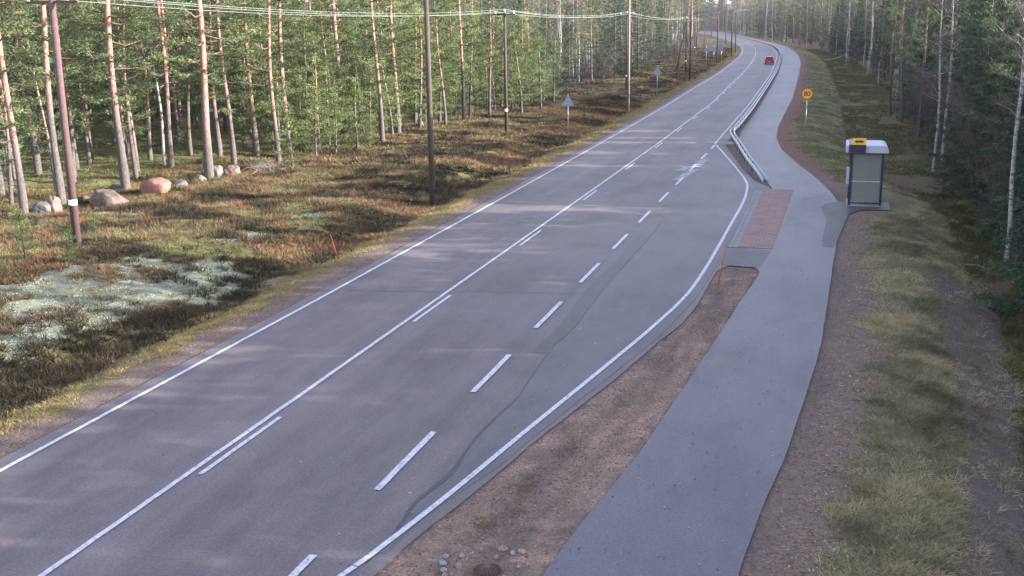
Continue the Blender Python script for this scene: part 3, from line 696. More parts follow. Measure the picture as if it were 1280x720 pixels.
# young pines in front of the trunks
for (px, py, k, s, lb) in [(366,212,0,1.15,'small bright green young pine in front of the red-stemmed pine'),
    (395,196,1,1.0,'rounded young pine second from the left in the sunlit thicket'),
    (420,192,1,.9,'young pine in the middle of the sunlit thicket by the heath'),
    (447,186,1,1.1,'yellow-green young pine at the right side of the sunlit thicket'),
    (412,183,2,1.05,'taller young pine rising behind the sunlit thicket'),
    (380,186,2,.95,'taller young pine behind the small bright green one'),
    (463,172,2,.9,'young pine filling the gap left of the black-footed pines'),
    (341,188,1,.95,'young pine in the shade right of the open stand'),
    (462,190,0,.6,'waist-high young pine at the thicket foot near the heath'),
    (233,188,0,.7,'tiny bright green pine beside the grey-green stone'),
    (652,142,2,1.2,'bright sunlit young pine at the edge right of the thin black pole'),
    (676,138,2,1.25,'bright sunlit young pine next to the pale mossy rock'),
    (640,136,2,1.3,'sunlit young pine behind the thin black power pole'),
    (692,130,2,1.15,'young pine at the end of the sunlit edge, by the first triangular sign'),
    (20,215,2,1.0,'young pine with wide low branches at the left border of the photo'),
    (62,196,1,1.1,'young pine between grey trunks near the left border'),
    (120,300,0,.35,'knee-high seedling pine right of the reddish pole foot'),
    (86,332,0,.5,'seedling pine standing on the heath by the lichen mound'),
    (32,325,0,.6,'seedling pine in the orange heather at the left border')]:
    hero(YOUNG[k], px, py, lb, s)
x, y, z = gpt(712, 122); plant(DRYT, x, y, 'rust-brown dead sapling at the heath edge by the first triangular sign', None, .95)
# right side, told apart
hero(BIR[1], 1166, 216, 'white-stemmed birch closest to the shelter, in front of the dark firs', 1.0)
hero(BIR[0], 1178, 206, 'second white birch just behind the one nearest the shelter', .95)
hero(BIR[2], 1258, 330, 'thin pale birch leaning at the right border by the dirt track', .8)
hero(BIR[1], 1098, 108, 'pale birch at the bend of the heath behind the fallen log, left of a pair', .85)
hero(BIR[0], 1116, 116, 'pale birch right of its pair at the bend behind the fallen log', .9)
hero(BIR[2], 1140, 112, 'white birch standing alone back among the dark trees past the speed sign', .85)
hero(SPR_S, 1268, 345, 'small green spruce at the right border beside the leaning birch', 1.1)
hero(SPR_S, 1178, 248, 'small dark spruce behind the grass bank, in the middle of the right heath', 1.0)
hero(SPR[2], 1246, 292, 'head-high bluish spruce at the forest edge right of the shelter', .8)
hero(MID[2], 1112, 146, 'dark-stemmed pine beyond the shelter, its branches over the heath', 1.1)
hero(MID[3], 1126, 152, 'dark pine in the row behind the shelter, second from the left', 1.05)
hero(MID[0], 1148, 172, 'dark pine in the row behind the shelter, third from the left', 1.1)
hero(SPR_S, 8, 186, 'small spruce at the left border under the pines', 1.3)

def scatter(n, ys, xs, mind, protos, label, group, seed, s=(.85, 1.15), view=True, extra=None):
    """plants up to n trees, xs(y) gives the strip"""
    r = rng(seed); k = 0; tries = 0
    pts = np.array(placed) if placed else np.zeros((0, 2))
    while k < n and tries < n*60:
        tries += 1; y = ys[0]+(ys[1]-ys[0])*r.rand(); a, b = xs(y); x = a+(b-a)*r.rand()
        if len(pts) and (((pts-[x, y])**2).sum(1) < mind**2).any(): continue
        px, py, d = proj(x, y, 3)
        inside = d > 5 and -90 < px < 1370 and py < 800
        if view and not inside: continue
        if view is None and inside: continue
        if extra and not extra(x, y, px, py): continue
        p = protos[r.randint(len(protos))]; t_ = plant(p, x, y, label, group, r.uniform(*s)); t_.rotation_euler = (r.normal(0, .022), r.normal(0, .022), t_.rotation_euler[2]); pts = np.vstack([pts, [x, y]]); k += 1
    return k
fl, fr = lambda y: float(FORL(y)), lambda y: float(FORR(y))
scatter(16, (42, 72), lambda y: (fl(y)-12, fl(y)-2.0), 2.2, [MID[0], MID[1], MID[3], MID[2]], 'leafy mid-height pine between the bare trunks of the open sunlit stand', 'leafy pines of the open stand', 33, extra=lambda x, y, px, py: px < 335)
G1 = 'pines standing in the open sunlit stand'
scatter(9, (44, 74), lambda y: (fl(y)-20, fl(y)-5), 2.6, TALL, 'tall bare-stemmed pine among others in the open sunlit stand on the left', G1, 1, extra=lambda x, y, px, py: px < 330)
scatter(16, (50, 90), lambda y: (fl(y)-42, fl(y)-20), 2.6, TALL+MID[:1], 'tall bare-stemmed pine among others in the open sunlit stand on the left', G1, 2, extra=lambda x, y, px, py: px < 400)
scatter(22, (44, 82), lambda y: (fl(y)-24, fl(y)-4), 2.4, MID+BUSHY[1:2], 'leafy mid-height pine between the bare trunks of the open sunlit stand', 'leafy pines of the open stand', 31, extra=lambda x, y, px, py: px < 340)
scatter(38, (48, 110), lambda y: (fl(y)-55, fl(y)-20), 2.0, BUSHY+MID[2:3], 'bushy pine of the undergrowth at the back of the open stand', 'young pines at the back of the open stand', 3, extra=lambda x, y, px, py: px < 420)
scatter(24, (64, 92), lambda y: (fl(y)-14, fl(y)-1), 1.7, BUSHY+YOUNG[1:], 'bushy pine in the thicket behind the sunlit young pines left of the road', 'thicket pines behind the sunlit young ones', 4, extra=lambda x, y, px, py: px > 330)
G2 = 'pines of the sunlit forest edge'
scatter(46, (80, 128), lambda y: (fl(y)-16, fl(y)-1.0), 1.9, BUSHY+BUSHY+MID, 'leafy pine of the sunlit edge between black pole and first triangular sign', G2, 5)
scatter(26, (84, 140), lambda y: (fl(y)-34, fl(y)-14), 2.2, MID+BUSHY+TALL[:1], 'tall pine in the rows behind the sunlit forest edge left of the road', 'pines behind the sunlit edge', 6)
scatter(34, (70, 126), lambda y: (fl(y)-3.0, fl(y)+1.2), 1.5, [BUSHY[2], YOUNG[2], YOUNG[2], YOUNG[1], BUSHY[0]], 'young pine in the front row of the sunlit forest edge left of the road', 'front row of the sunlit edge', 32)
G3 = 'dark spruces by the triangular signs'
scatter(30, (126, 200), lambda y: (fl(y)-18, fl(y)), 2.6, SPR+SPR[:2]+MID[:2], 'dark conifer of the shaded forest edge behind the triangular signs', G3, 7)
scatter(16, (120, 230), lambda y: (fl(y)-22, fl(y)-2), 2.6, BIR, 'leafless birch among the dark conifers of the shaded edge left of the road', 'birches of the shaded left edge', 8)
scatter(34, (190, 330), lambda y: (fl(y)-22, fl(y)+1), 3.0, SPR+MID[:2]+BIR[:2], 'far dark tree at the left side of the road before the bend', 'far trees left of the road', 9, s=(.9, 1.35))
scatter(24, (150, 330), lambda y: (fl(y)-8, fl(y)+3), 2.2, BUSH, 'bare brown shrub at the foot of the far trees left of the road', 'shrubs below the far left trees', 10)
G4 = 'dark conifers along the right side'
scatter(60, (62, 130), lambda y: (fr(y)+.8, fr(y)+16), 1.9, SPR+SPR+SPR[:2]+MID[2:3], 'dark conifer in the mixed wood on the right beyond the shelter', G4, 11)
scatter(6, (62, 150), lambda y: (fr(y)+.5, fr(y)+12), 2.3, BIR, 'leafless birch in the mixed wood on the right beyond the shelter', 'birches of the right wood', 12)
scatter(40, (130, 330), lambda y: (fr(y)+.5, fr(y)+18), 3.0, SPR+MID+BIR, 'far tree of the dark wood at the right beyond the speed sign', 'far trees right of the road', 13, s=(.95, 1.3))
scatter(36, (18, 62), lambda y: (fr(y)+1.2, fr(y)+12), 1.6, SPR+SPR[2:]+MID[:1], 'dark conifer at the right border beside the dirt track', 'dark conifers at the right border', 14)
scatter(95, (30, 120), lambda y: (fr(y)+.4, fr(y)+8), 1.1, BUSH+BUSH[1:], 'tangled leafless shrub at the edge of the right-hand wood', 'bare shrubs of the right-hand edge', 15, s=(.8, 1.2))
scatter(26, (200, 420), lambda y: (fr(y), fr(y)+10), 2.2, BUSH+BIR[:1], 'leafless shrub or birch on the right before the far bend', 'bare growth before the bend', 16, s=(1, 1.4))
scatter(46, (330, 700), lambda y: (fr(y), fr(y)+26), 3.5, BIR+SPR[:2]+BUSH[2:], 'tree of the hazy wood behind the far bend of the road', 'trees behind the far bend', 17, s=(1.1, 1.6))
scatter(30, (330, 620), lambda y: (fl(y)-16, fl(y)+2), 3.5, BIR+SPR[:2]+TALL[:2], 'hazy far tree on the inner side of the road bend', 'trees inside the far bend', 18, s=(1.1, 1.5))
# the wood goes on outside the picture and shades the road
scatter(95, (-8, 42), lambda y: (fr(y)+5, fr(y)+26), 1.7, [SPR[3], SPR[0], BUSHY[0], BUSHY[1], MID[0]], 'conifer of the roadside wood standing to the right of the picture', 'wood right of the picture', 19, s=(.85, 1.05), view=None)
scatter(45, (42, 70), lambda y: (fr(y)+5, fr(y)+26), 1.9, [SPR[3], BUSHY[0], BUSHY[2], MID[2]], 'conifer of the roadside wood standing to the right of the picture', 'wood right of the picture', 22, s=(.75, .9), view=None)

# ---------------- deep forest: one mass behind the rows of single trees
def arrays(p):
    out = []
    for ch, m in zip(p, (0, 1)):
        n = len(ch.vertices); v = np.empty(n*3, np.float32); ch.vertices.foreach_get('co', v)
        f = np.empty(len(ch.loops), np.int32); ch.loops.foreach_get('vertex_index', f)
        t = np.zeros(n, np.float32)
        if 'tint' in ch.attributes: ch.attributes['tint'].data.foreach_get('value', t)
        out.append((v.reshape(-1, 3), f.reshape(-1, 3), t, m))
    return out
LOW = [arrays(pine(200, 17, 5.0, 2.6, .16, .55, False, PM, .42, quad=8)), arrays(pine(201, 14, 3.0, 2.6, .14, .6, False, PM, .42, quad=8)),
       arrays(spruce(202, 17, 2.8, .15, .38, 1.0, .45, 7, mats=SM))]
LOWB = arrays(bare(203, 17, 3.0, 3.2, .12, [M_BIRCH, M_TWIG], 26, 6, 5, .05))
UNDER = arrays(spruce(203, 6.5, 1.8, .07, .85, .2, .26, 9, mats=SM))
def mass(name, rows, seed, label, protos=None, view=True):
    r = rng(seed); groups = {0: [], 1: []}
    for (n, ya, yb, f, d0, d1, birch, sc) in rows:
        for _ in range(n):
            y = r.uniform(ya, yb); x = f(y)+r.uniform(d0, d1); px, py, d = proj(x, y, 3)
            if view and not (d > 5 and -120 < px < 1400): continue
            isb = r.rand() < birch; pr = UNDER if protos else (LOWB if isb else LOW[r.randint(3)]); a = r.uniform(0, 6.28); s = r.uniform(.85, 1.2)*sc
            ca, sa = math.cos(a)*s, math.sin(a)*s; z = float(ground_z(x, y))
            for (v, ff, t, m) in pr:
                w = np.stack([v[:, 0]*ca-v[:, 1]*sa+x, v[:, 0]*sa+v[:, 1]*ca+y, v[:, 2]*s+z], 1)
                groups[isb*1].append((w, ff, t, m+2*isb))
    allp = groups[0]+groups[1]; V, Fc, T, MI = join(allp)
    o = link(name, np_mesh(name, V, Fc, [M_LIMB, M_PINE, M_BIRCH, M_TWIG], mi=MI, tint=T)); tag(o, label, 'forest', kind='stuff'); return o
mass('deep_forest', [(300, 50, 130, lambda y: float(FORL(y)), -95, -30, .03, .95), (120, 110, 260, lambda y: float(FORL(y)), -80, -22, .12, 1.1),
                     (230, 60, 160, lambda y: float(FORR(y)), 12, 48, .10, 1.0), (120, 150, 350, lambda y: float(FORR(y)), 16, 60, .3, 1.2),
                     (210, 330, 760, lambda y: float(FORR(y)), 14, 80, .5, 1.7), (130, 250, 640, lambda y: float(FORL(y)), -80, -14, .3, 1.5), (60, 22, 62, lambda y: float(FORR(y)), 10, 30, .1, .8), (200, 480, 1000, lambda y: float(FORR(y)), -4, 90, .35, 1.6), (170, 560, 1000, lambda y: float(FORL(y)), -110, 0, .3, 1.6), (420, 985, 1120, lambda y: 0, -420, 100, .15, 2.3)],
     3, 'deep pine and birch forest closing the view behind the single trees')

mass('undergrowth', [(330, -8, 70, lambda y: float(FORR(y)), 6.5, 20, 0, 1.5), (120, 68, 140, lambda y: float(FORR(y)), 2.0, 14, 0, 1.1)], 4, 'dark mass of low spruces filling the shaded wood on the right', True, False)
mass('outer_forest', [(190, 60, 125, lambda y: float(FORR(y)), 11, 40, .0, 1.95), (300, 125, 260, lambda y: float(FORR(y)), 9, 50, .0, 2.7), (150, 260, 420, lambda y: float(FORR(y)), 9, 50, .0, 2.8), (150, 420, 1000, lambda y: float(FORR(y)), 20, 90, .0, 3.0)], 5, 'the wood carrying on to the right, shading the road', True, False)
# ------------------------------------------------------------------ ground cover (nobody could count it)
def field(seed, n, ya, yb, xa, xb, keep):
    r = rng(seed); y = ya+(yb-ya)*r.rand(n); a, b = xa(y), xb(y); x = a+(b-a)*r.rand(n); k = keep(x, y, r); return x[k], y[k], r
def tufts(name, sets, mat, label, cat, droop=.15):
    parts = []
    for (x, y, r, nb, L, W, up, rad, tint) in sets:
        z = ground_z(x, y)-.01; n = len(x)
        P = np.repeat(np.stack([x, y, z], 1), nb, 0); th = r.uniform(0, 6.28, n*nb); q = r.rand(n*nb)**.5
        P = P+np.stack([np.cos(th)*q, np.sin(th)*q, q*0], 1)*rad
        D = np.stack([np.cos(th)*q*(1-up), np.sin(th)*q*(1-up), np.full(n*nb, up)], 1)
        LL = (np.repeat(L, nb) if np.ndim(L) else L)*r.uniform(.55, 1.2, n*nb)
        v, f = blades(P, D, LL, np.full(n*nb, W)*r.uniform(.7, 1.3, n*nb), r, .25, droop)
        t = np.repeat(np.clip(np.repeat(tint, nb)+r.uniform(-.16, .16, n*nb), 0, 1), 3); parts.append((v, f, t, 0))
    V, Fc, T, MI = join(parts)
    return tag(link(name, np_mesh(name, V, Fc, [mat], tint=T)), label, cat, kind='stuff')
def lich_in(x, y):
    m = np.zeros(x.shape, bool)
    wx = x+(fbm(x, y, 1.6, 4)-.5)*1.8; wy = y+(fbm(x+31, y, 1.6, 4)-.5)*1.8
    for P in LICHEN: m |= inpoly(wx, wy, P)
    return m
def heath_keep(x, y, r):
    dl = LEDGE(y)-x; lm = lich_in(x, y)*ss(.40, .50, fbm(x, y, .7, 3)+0*x)
    gr = np.zeros(x.shape, bool)
    for P in GREENP: gr |= inpoly(x, y, P)
    p = ss(2.3, 3.4, dl+(fbm(x, y, 1.5, 2)-.5)*1.0)*(.35+.65*ss(.36, .46, fbm(x+7, y, 2.4, 3)))*(1-.93*lm)*(1-.8*gr)*(1-.75*ss(-.5, 2.5, FORL(y)-x))
    return r.rand(len(x)) < p
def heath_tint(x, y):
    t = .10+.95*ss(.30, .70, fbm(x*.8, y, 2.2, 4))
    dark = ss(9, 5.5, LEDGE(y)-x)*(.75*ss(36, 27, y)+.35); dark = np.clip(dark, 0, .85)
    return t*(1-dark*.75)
sets = []
for (sd_, n, ya, yb, nb, L, W, rad) in [(1, 30000, 15, 62, 15, .30, .030, .17), (2, 16000, 62, 130, 11, .32, .055, .25), (3, 9000, 130, 380, 8, .4, .12, .45)]:
    x, y, r = field(sd_, n, ya, yb, lambda y: FORL(y)-(9 if ya < 60 else 3), lambda y: LEDGE(y)-2.2, heath_keep)
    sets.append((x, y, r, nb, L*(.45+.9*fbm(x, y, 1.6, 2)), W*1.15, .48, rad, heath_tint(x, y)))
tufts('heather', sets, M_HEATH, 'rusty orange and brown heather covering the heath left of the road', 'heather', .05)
sets = []
for (sd_, n, ya, yb, nb, L, W, rad) in [(11, 9000, 14, 62, 9, .17, .018, .10), (12, 7000, 62, 130, 8, .2, .04, .16), (13, 5000, 130, 380, 7, .25, .10, .3)]:
    x, y, r = field(sd_, n, ya, yb, lambda y: LEDGE(y)-3.3, lambda y: LEDGE(y)-.7, lambda x, y, r: r.rand(len(x)) < ss(.6, 1.5, (LEDGE(y)-x)+(fbm(x, y, 1.2, 3)-.5)*1.6)*(.25+.75*ss(.4, .55, fbm(x, y, .8, 2))))
    sets.append((x, y, r, nb, L*(.6+.8*fbm(x, y, .9, 2)), W, .55, rad, .30+.75*fbm(x, y, 1.6, 3)))
tufts('verge_grass', sets, M_GRASS, 'short yellowing grass along the left gravel shoulder', 'grass', .3)
x, y, r = field(21, 4600, 20, 60, lambda y: FORL(y)+0, lambda y: LEDGE(y)-4, lambda x, y, r: lich_in(x, y) & (r.rand(len(x)) < .1+.9*ss(.38, .50, fbm(x, y, .8, 3))))
x2, y2, r2 = field(22, 9000, 20, 60, lambda y: FORL(y)+0, lambda y: LEDGE(y)-4, lambda x, y, r: lich_in(x, y) & (r.rand(len(x)) < .3+.7*ss(.38, .48, fbm(x, y, .8, 3))))
x = np.concatenate([x, x2]); y = np.concatenate([y, y2])
tufts('reindeer_lichen', [(x, y, r, 22, .06, .045, .5, .13, .35+.5*fbm(x, y, .4, 2))], M_LICH, 'whitish reindeer lichen on the low mound beside the heather', 'lichen', 0)
sets = []
for (sd_, n, ya, yb) in [(31, 15000, 38, 80), (32, 8000, 80, 130)]:
    x, y, r = field(sd_, n, ya, yb, lambda y: FORL(y)-38, lambda y: FORL(y)+2.5, lambda x, y, r: r.rand(len(x)) < .2+.8*ss(.45, .55, fbm(x, y, 2.5, 3)))
    sets.append((x, y, r, 8, .16, .05, .5, .22, .15+.85*fbm(x, y, 3, 3)))
x, y, r = field(33, 9000, 20, 62, lambda y: FORL(y)-2, lambda y: LEDGE(y)-4, lambda x, y, r: np.any([inpoly(x, y, P) for P in GREENP[:3]], 0) | (r.rand(len(x)) < .04))
sets.append((x, y, r, 9, .14, .04, .5, .2, .35+.6*fbm(x, y, 1, 2)))
x, y, r = field(34, 16000, 18, 62, lambda y: PATHR(y)+4.8, lambda y: FORR(y)+4, lambda x, y, r: (r.rand(len(x)) < ss(.38, .5, fbm(x, y, 1.6, 3))) & ~inpoly(x, y, TRACK))
sets.append((x, y, r, 9, .2, .035, .5, .2, .30+.6*fbm(x, y, 1, 2)))
x, y, r = field(35, 16000, 62, 380, lambda y: PATHR(y)+5.5, lambda y: FORR(y)+2, lambda x, y, r: (r.rand(len(x)) < ss(.35, .5, fbm(x, y, 2.6, 3))))
sets.append((x, y, r, 8, .22, .07, .5, .3, .30+.6*fbm(x, y, 2, 3)))
tufts('bilberry_cover', sets, M_MOSS, 'low green bilberry and moss under the trees', 'ground cover', 0)
sets = []
def bank_keep(x, y, r):
    dr = x-PATHR(y); pad = np.exp(-((np.maximum(0, np.abs(y-56)-2.4))/1.0)**2)*2.2
    p = ss(.95+pad, 1.7+pad, dr+(fbm(x, y, 1.1, 3)-.5)*1.5)*ss(5.6, 4.7, dr+(fbm(x+9, y, 1.1, 3)-.5)*1.6)*(.35+.65*ss(.36, .55, fbm(x+3, y, 2.2, 4)))
    return (r.rand(len(x)) < p) & ~(inpoly(x, y, TRACK) & (r.rand(len(x)) < .85))
for (sd_, n, ya, yb, nb, L, W, rad) in [(41, 19000, 12, 34, 10, .26, .018, .16), (42, 14000, 34, 64, 10, .25, .022, .18), (43, 12000, 64, 130, 9, .22, .035, .18), (44, 7000, 130, 360, 7, .28, .09, .35)]:
    x, y, r = field(sd_, n, ya, yb, lambda y: PATHR(y)+.6, lambda y: PATHR(y)+5.6, bank_keep)
    tn = .10+.55*ss(.3, .7, fbm(x, y*.7, 1.8, 3))+.45*ss(.35, .7, fbm(x, y, .35, 2))+.3*ss(.6, .72, fbm(x+40, y, 1.0, 3))
    if ya >= 64: tn = tn*.7+.1*ss(2, 4, x-PATHR(y))
    sets.append((x, y, r, nb, L*(.5+.9*fbm(x, y, .5, 3)), W, .42, rad, tn))
tufts('bank_grass', sets, M_BGRASS, 'long drooping half-withered grass on the bank right of the path', 'grass', .35)
# a few weeds on the gravel island
WE = U([(600,648),(610,655),(650,606),(662,600),(700,566),(712,560),(640,640),(655,612)]); r = rng(55)
x = np.repeat([w[0] for w in WE], 30)+r.normal(0, .13, 30*len(WE)); y = np.repeat([w[1] for w in WE], 30)+r.normal(0, .16, 30*len(WE))
x3, y3, r3 = field(56, 500, 15, 38, lambda y: REDGE(y)+.3, lambda y: PATHL(y)-.3, lambda x, y, r: r.rand(len(x)) < ss(.55, .65, fbm(x, y, .8, 2)))
tufts('weeds', [(x, y, r, 7, .09, .016, .4, .06, np.full(len(x), .55)), (x3, y3, r3, 6, .05, .014, .35, .05, np.full(len(x3), .3))], M_GRASS, 'sparse weeds on the gravel island between road and path', 'weeds', .2)
# leaves and gravel stones
def litter(name, sets, mat, label, cat, h=.006):
    parts = []
    for (x, y, r, L, z0) in sets:
        n = len(x); z = np.where(np.isnan(z0), ground_z(x, y), np.nan_to_num(z0))+h; a = r.uniform(0, 6.28, n); s = L*r.uniform(.5, 1.3, n); w = s*r.uniform(.35, .7, n)
        ca, sa = np.cos(a), np.sin(a); c = np.stack([x, y, z+r.uniform(0, .012, n)], 1); u = np.stack([ca*s, sa*s, r.uniform(-.3, .3, n)*s], 1)/2; v = np.stack([-sa*w, ca*w, r.uniform(-.3, .3, n)*w], 1)/2
        V = np.stack([c-u, c+v, c+u, c-v], 1).reshape(-1, 3); V[:, 2] = np.maximum(V[:, 2], np.repeat(z, 4)-h+.001)
        i = np.arange(n)*4; Fc = np.concatenate([np.stack([i, i+1, i+2], 1), np.stack([i, i+2, i+3], 1)]); parts.append((V, Fc, np.repeat(r.rand(n), 4), 0))
    V, Fc, T, MI = join(parts); return tag(link(name, np_mesh(name, V, Fc, [mat], tint=T)), label, cat, kind='stuff')
s1 = []
x, y, r = field(61, 950, 15, 60, lambda y: PATHL(y)+.1, lambda y: PATHR(y)-.1, lambda x, y, r: r.rand(len(x)) < .9); s1.append((x, y, r, .06, np.full(len(x), .004)))
x, y, r = field(62, 420, 15, 75, lambda y: BAYL(y)-.5, lambda y: BAYR(y)-.2, lambda x, y, r: r.rand(len(x)) < .9); s1.append((x, y, r, .06, np.full(len(x), .016)))
x, y, r = field(63, 160, 15, 60, lambda y: LLINE(y), lambda y: BAYL(y)-.6, lambda x, y, r: r.rand(len(x)) < .9); s1.append((x, y, r, .06, np.full(len(x), .004)))
x, y, r = field(64, 9000, 13, 52, lambda y: PATHR(y)+.1, lambda y: PATHR(y)+2.2, lambda x, y, r: r.rand(len(x)) < ss(0, 1.2, x-PATHR(y))*(.25+.75*ss(.4, .55, fbm(x, y, .9, 3)))); s1.append((x, y, r, .075, np.full(len(x), np.nan)))
x, y, r = field(65, 9000, 16, 52, lambda y: PATHR(y)+4.6, lambda y: FORR(y)+3, lambda x, y, r: r.rand(len(x)) < .85); s1.append((x, y, r, .075, np.full(len(x), np.nan)))
x, y, r = field(66, 900, 15, 40, lambda y: REDGE(y)+.1, lambda y: PATHL(y)-.1, lambda x, y, r: r.rand(len(x)) < .8); s1.append((x, y, r, .05, np.full(len(x), np.nan)))
x, y, r = field(67, 3000, 15, 60, lambda y: LEDGE(y)-3, lambda y: LEDGE(y)-.1, lambda x, y, r: r.rand(len(x)) < .5); s1.append((x, y, r, .05, np.full(len(x), np.nan)))
litter('fallen_leaves', s1, M_LEAF, 'pale and brown fallen leaves strewn over path and verges', 'leaves')
def pebbles(name, sets, mat, label):
    O = np.array([[1,0,0],[0,1,0],[-1,0,0],[0,-1,0],[0,0,1],[0,0,-.4]], float); OF = np.array([[0,1,4],[1,2,4],[2,3,4],[3,0,4],[1,0,5],[2,1,5],[3,2,5],[0,3,5]])
    parts = []
    for (x, y, r, s0) in sets:
        n = len(x); z = ground_z(x, y); s = s0*r.uniform(.4, 1, n)**1.3; sc = np.stack([s, s*r.uniform(.6, 1, n), s*r.uniform(.4, .8, n)], 1); a = r.uniform(0, 6.28, n)
        v = O[None]*sc[:, None]+r.normal(0, .12, (n, 6, 3))*s[:, None, None]; X = v[..., 0]*np.cos(a)[:, None]-v[..., 1]*np.sin(a)[:, None]; Y = v[..., 0]*np.sin(a)[:, None]+v[..., 1]*np.cos(a)[:, None]
        V = np.stack([X+x[:, None], Y+y[:, None], v[..., 2]+z[:, None]+s[:, None]*.1], -1).reshape(-1, 3)
        parts.append((V, (OF[None]+np.arange(n)[:, None, None]*6).reshape(-1, 3), np.repeat(r.rand(n), 6), 0))
    V, Fc, T, MI = join(parts); return tag(link(name, np_mesh(name, V, Fc, [mat], tint=T)), label, 'gravel', kind='stuff')
M_PEB = leafmat('gravel_stones', [(0, (.07,.055,.05)), (.5, (.17,.135,.12)), (1, (.30,.23,.20))], 0, .9)
ps = []
x, y, r = field(71, 9000, 14, 39.5, lambda y: REDGE(y)+.05, lambda y: PATHL(y)-.05, lambda x, y, r: r.rand(len(x)) < ss(.36, .6, fbm(x, y, 1.2, 3))); ps.append((x, y, r, .026))
x, y, r = field(72, 6000, 13, 52, lambda y: PATHR(y)+.05, lambda y: PATHR(y)+1.9, lambda x, y, r: r.rand(len(x)) < .8); ps.append((x, y, r, .028))
x, y, r = field(73, 5000, 15, 60, lambda y: LEDGE(y)-1.2, lambda y: LEDGE(y)-.03, lambda x, y, r: r.rand(len(x)) < .8); ps.append((x, y, r, .024))
x, y, r = field(74, 2500, 59.5, 90, lambda y: REDGE(y)+.1, lambda y: PATHL(y)-.05, lambda x, y, r: r.rand(len(x)) < .8); ps.append((x, y, r, .03))
pebbles('gravel', ps, M_PEB, 'loose gravel stones along the shoulders and on the island')

# ------------------------------------------------------------------ boulders and stones
def boulder(name, px, py, w, h, dpt, mat, label, seed, rz=0.0, group=None, cat='boulder', cuts=7, at=None):
    import bmesh
    bm = bmesh.new(); bmesh.ops.create_icosphere(bm, subdivisions=4 if w > .3 else 3, radius=1)
    r = rng(seed); pl = [(unitv(r.normal(0, 1, 3)), r.uniform(.62, .86)) for _ in range(cuts)]
    from mathutils import noise as mn
    for v in bm.verts:
        p = np.array(v.co); 
        for n_, d_ in pl:
            e = p@n_-d_
            if e > 0: p = p-n_*e*.93
        q = p*7; p = p*(1+.05*math.sin(q[0]*1.3+seed)*math.cos(q[1]*1.7)+.03*math.sin(q[2]*3.1+q[0]*2+seed))
        f_ = mn.fractal(Vector(tuple(p*1.6+seed)), 1.0, 2.0, 5); p = p*(1+.13*f_)
        v.co = p*np.array([w/2, dpt/2, h*.62])*1.03
    me = bpy.data.meshes.new(name); bm.to_mesh(me); bm.free(); me.materials.append(mat)
    if w > .3: me.polygons.foreach_set('use_smooth', [True]*len(me.polygons))
    x, y, z = at if at else gpt(px, py); o = link(name, me, loc=(x, y+dpt*.3, z+h*.22)); o.rotation_euler = (0, 0, rz)
    return tag(o, label, cat, group)
PXM = lambda Y: F/Y/1.03
for a in [(131, 259, 2.05, 1.15, 1.5, M_GDIRT, 'brown-grey boulder at the foot of the thick pale pine, darker left side', 1, .2),
    (191, 242, 1.75, .98, 1.3, M_GRED, 'bright red granite boulder with a flat shaded left face', 8, .5),
    (222, 234, 1.05, .5, .8, M_GGREY, 'low grey-green stone just right of the red boulder', 3, .1),
    (61, 266, 1.15, .98, 1.0, M_GPINK, 'tall pink boulder, right one of the twins near the left border', 4, 0),
    (49, 268, .95, .75, .9, M_GGREY, 'grey-pink boulder, left one of the twins near the left border', 5, .4),
    (145, 238, 1.2, .55, .9, M_GGREY, 'small mossy grey stone hidden behind the brown boulder', 6, 0),
    (268, 221, 1.15, .8, .9, M_GPALE, 'pale beige boulder behind the stout pale-barked pine', 7, 0),
    (248, 226, .85, .4, .6, M_GPALE, 'small pinkish-white stone left of the stout pale-barked pine', 9, 0),
    (288, 219, 1.05, .75, .9, M_GPINK, 'dull pink boulder to the right of the pale beige one', 10, .3),
    (524, 158, .75, .5, .6, M_GPALE, 'small white stone on the forest edge under slim orange pines', 11, 0),
    (692, 123, 1.7, .7, 1.0, M_GPALE, 'pale mossy rock at the foot of the last sunlit young pines', 12, .4),
    (106, 250, .5, .3, .4, M_GDIRT, 'little brown stone left of the brown-grey boulder', 13, 0)]:
    boulder('boulder', *a)
STN = [(553,706,.14,M_CGREY),(556,698,.13,M_CGREY),(554,715,.15,M_CGREY),(577,697,.12,M_CGREY),(628,689,.17,M_CPINK),(620,698,.11,M_CPINK),(641,693,.12,M_CGREY),(652,692,.15,M_CPINK),(640,704,.12,M_CPINK),(573,710,.13,M_CPINK),(602,688,.08,M_CPINK),(648,710,.09,M_CGREY),(555,722,.14,M_CPINK),(660,706,.07,M_CGREY),(590,692,.06,M_CGREY)]
SL = ['dark grey cobble in the left heap by the drain, middle one','grey cobble topmost of the left heap by the drain','flat white cobble low in the left heap by the drain','single round grey cobble between the left heap and the weeds',
 'largest pink cobble, up and right of the drain','small pink cobble below the largest pink one','white-grey cobble between two pink ones right of the drain','oval pink cobble at the far right of the drain stones','pale pink cobble between drain and path, lower row','dull pink cobble left of the drain',
 'tiny brown pebble above the drain','small grey stone at the right rim of the drain stones','pinkish cobble at the bottom of the left heap by the drain','tiny pale pebble right of all drain stones','tiny pale pebble above the drain on its left']
for i, (px, py, s, m) in enumerate(STN): boulder('cobble', px, py, s, s*.6, s*.75, m, SL[i], 40+i, i*.9, 'cobbles around the drain', 'cobble', 3)
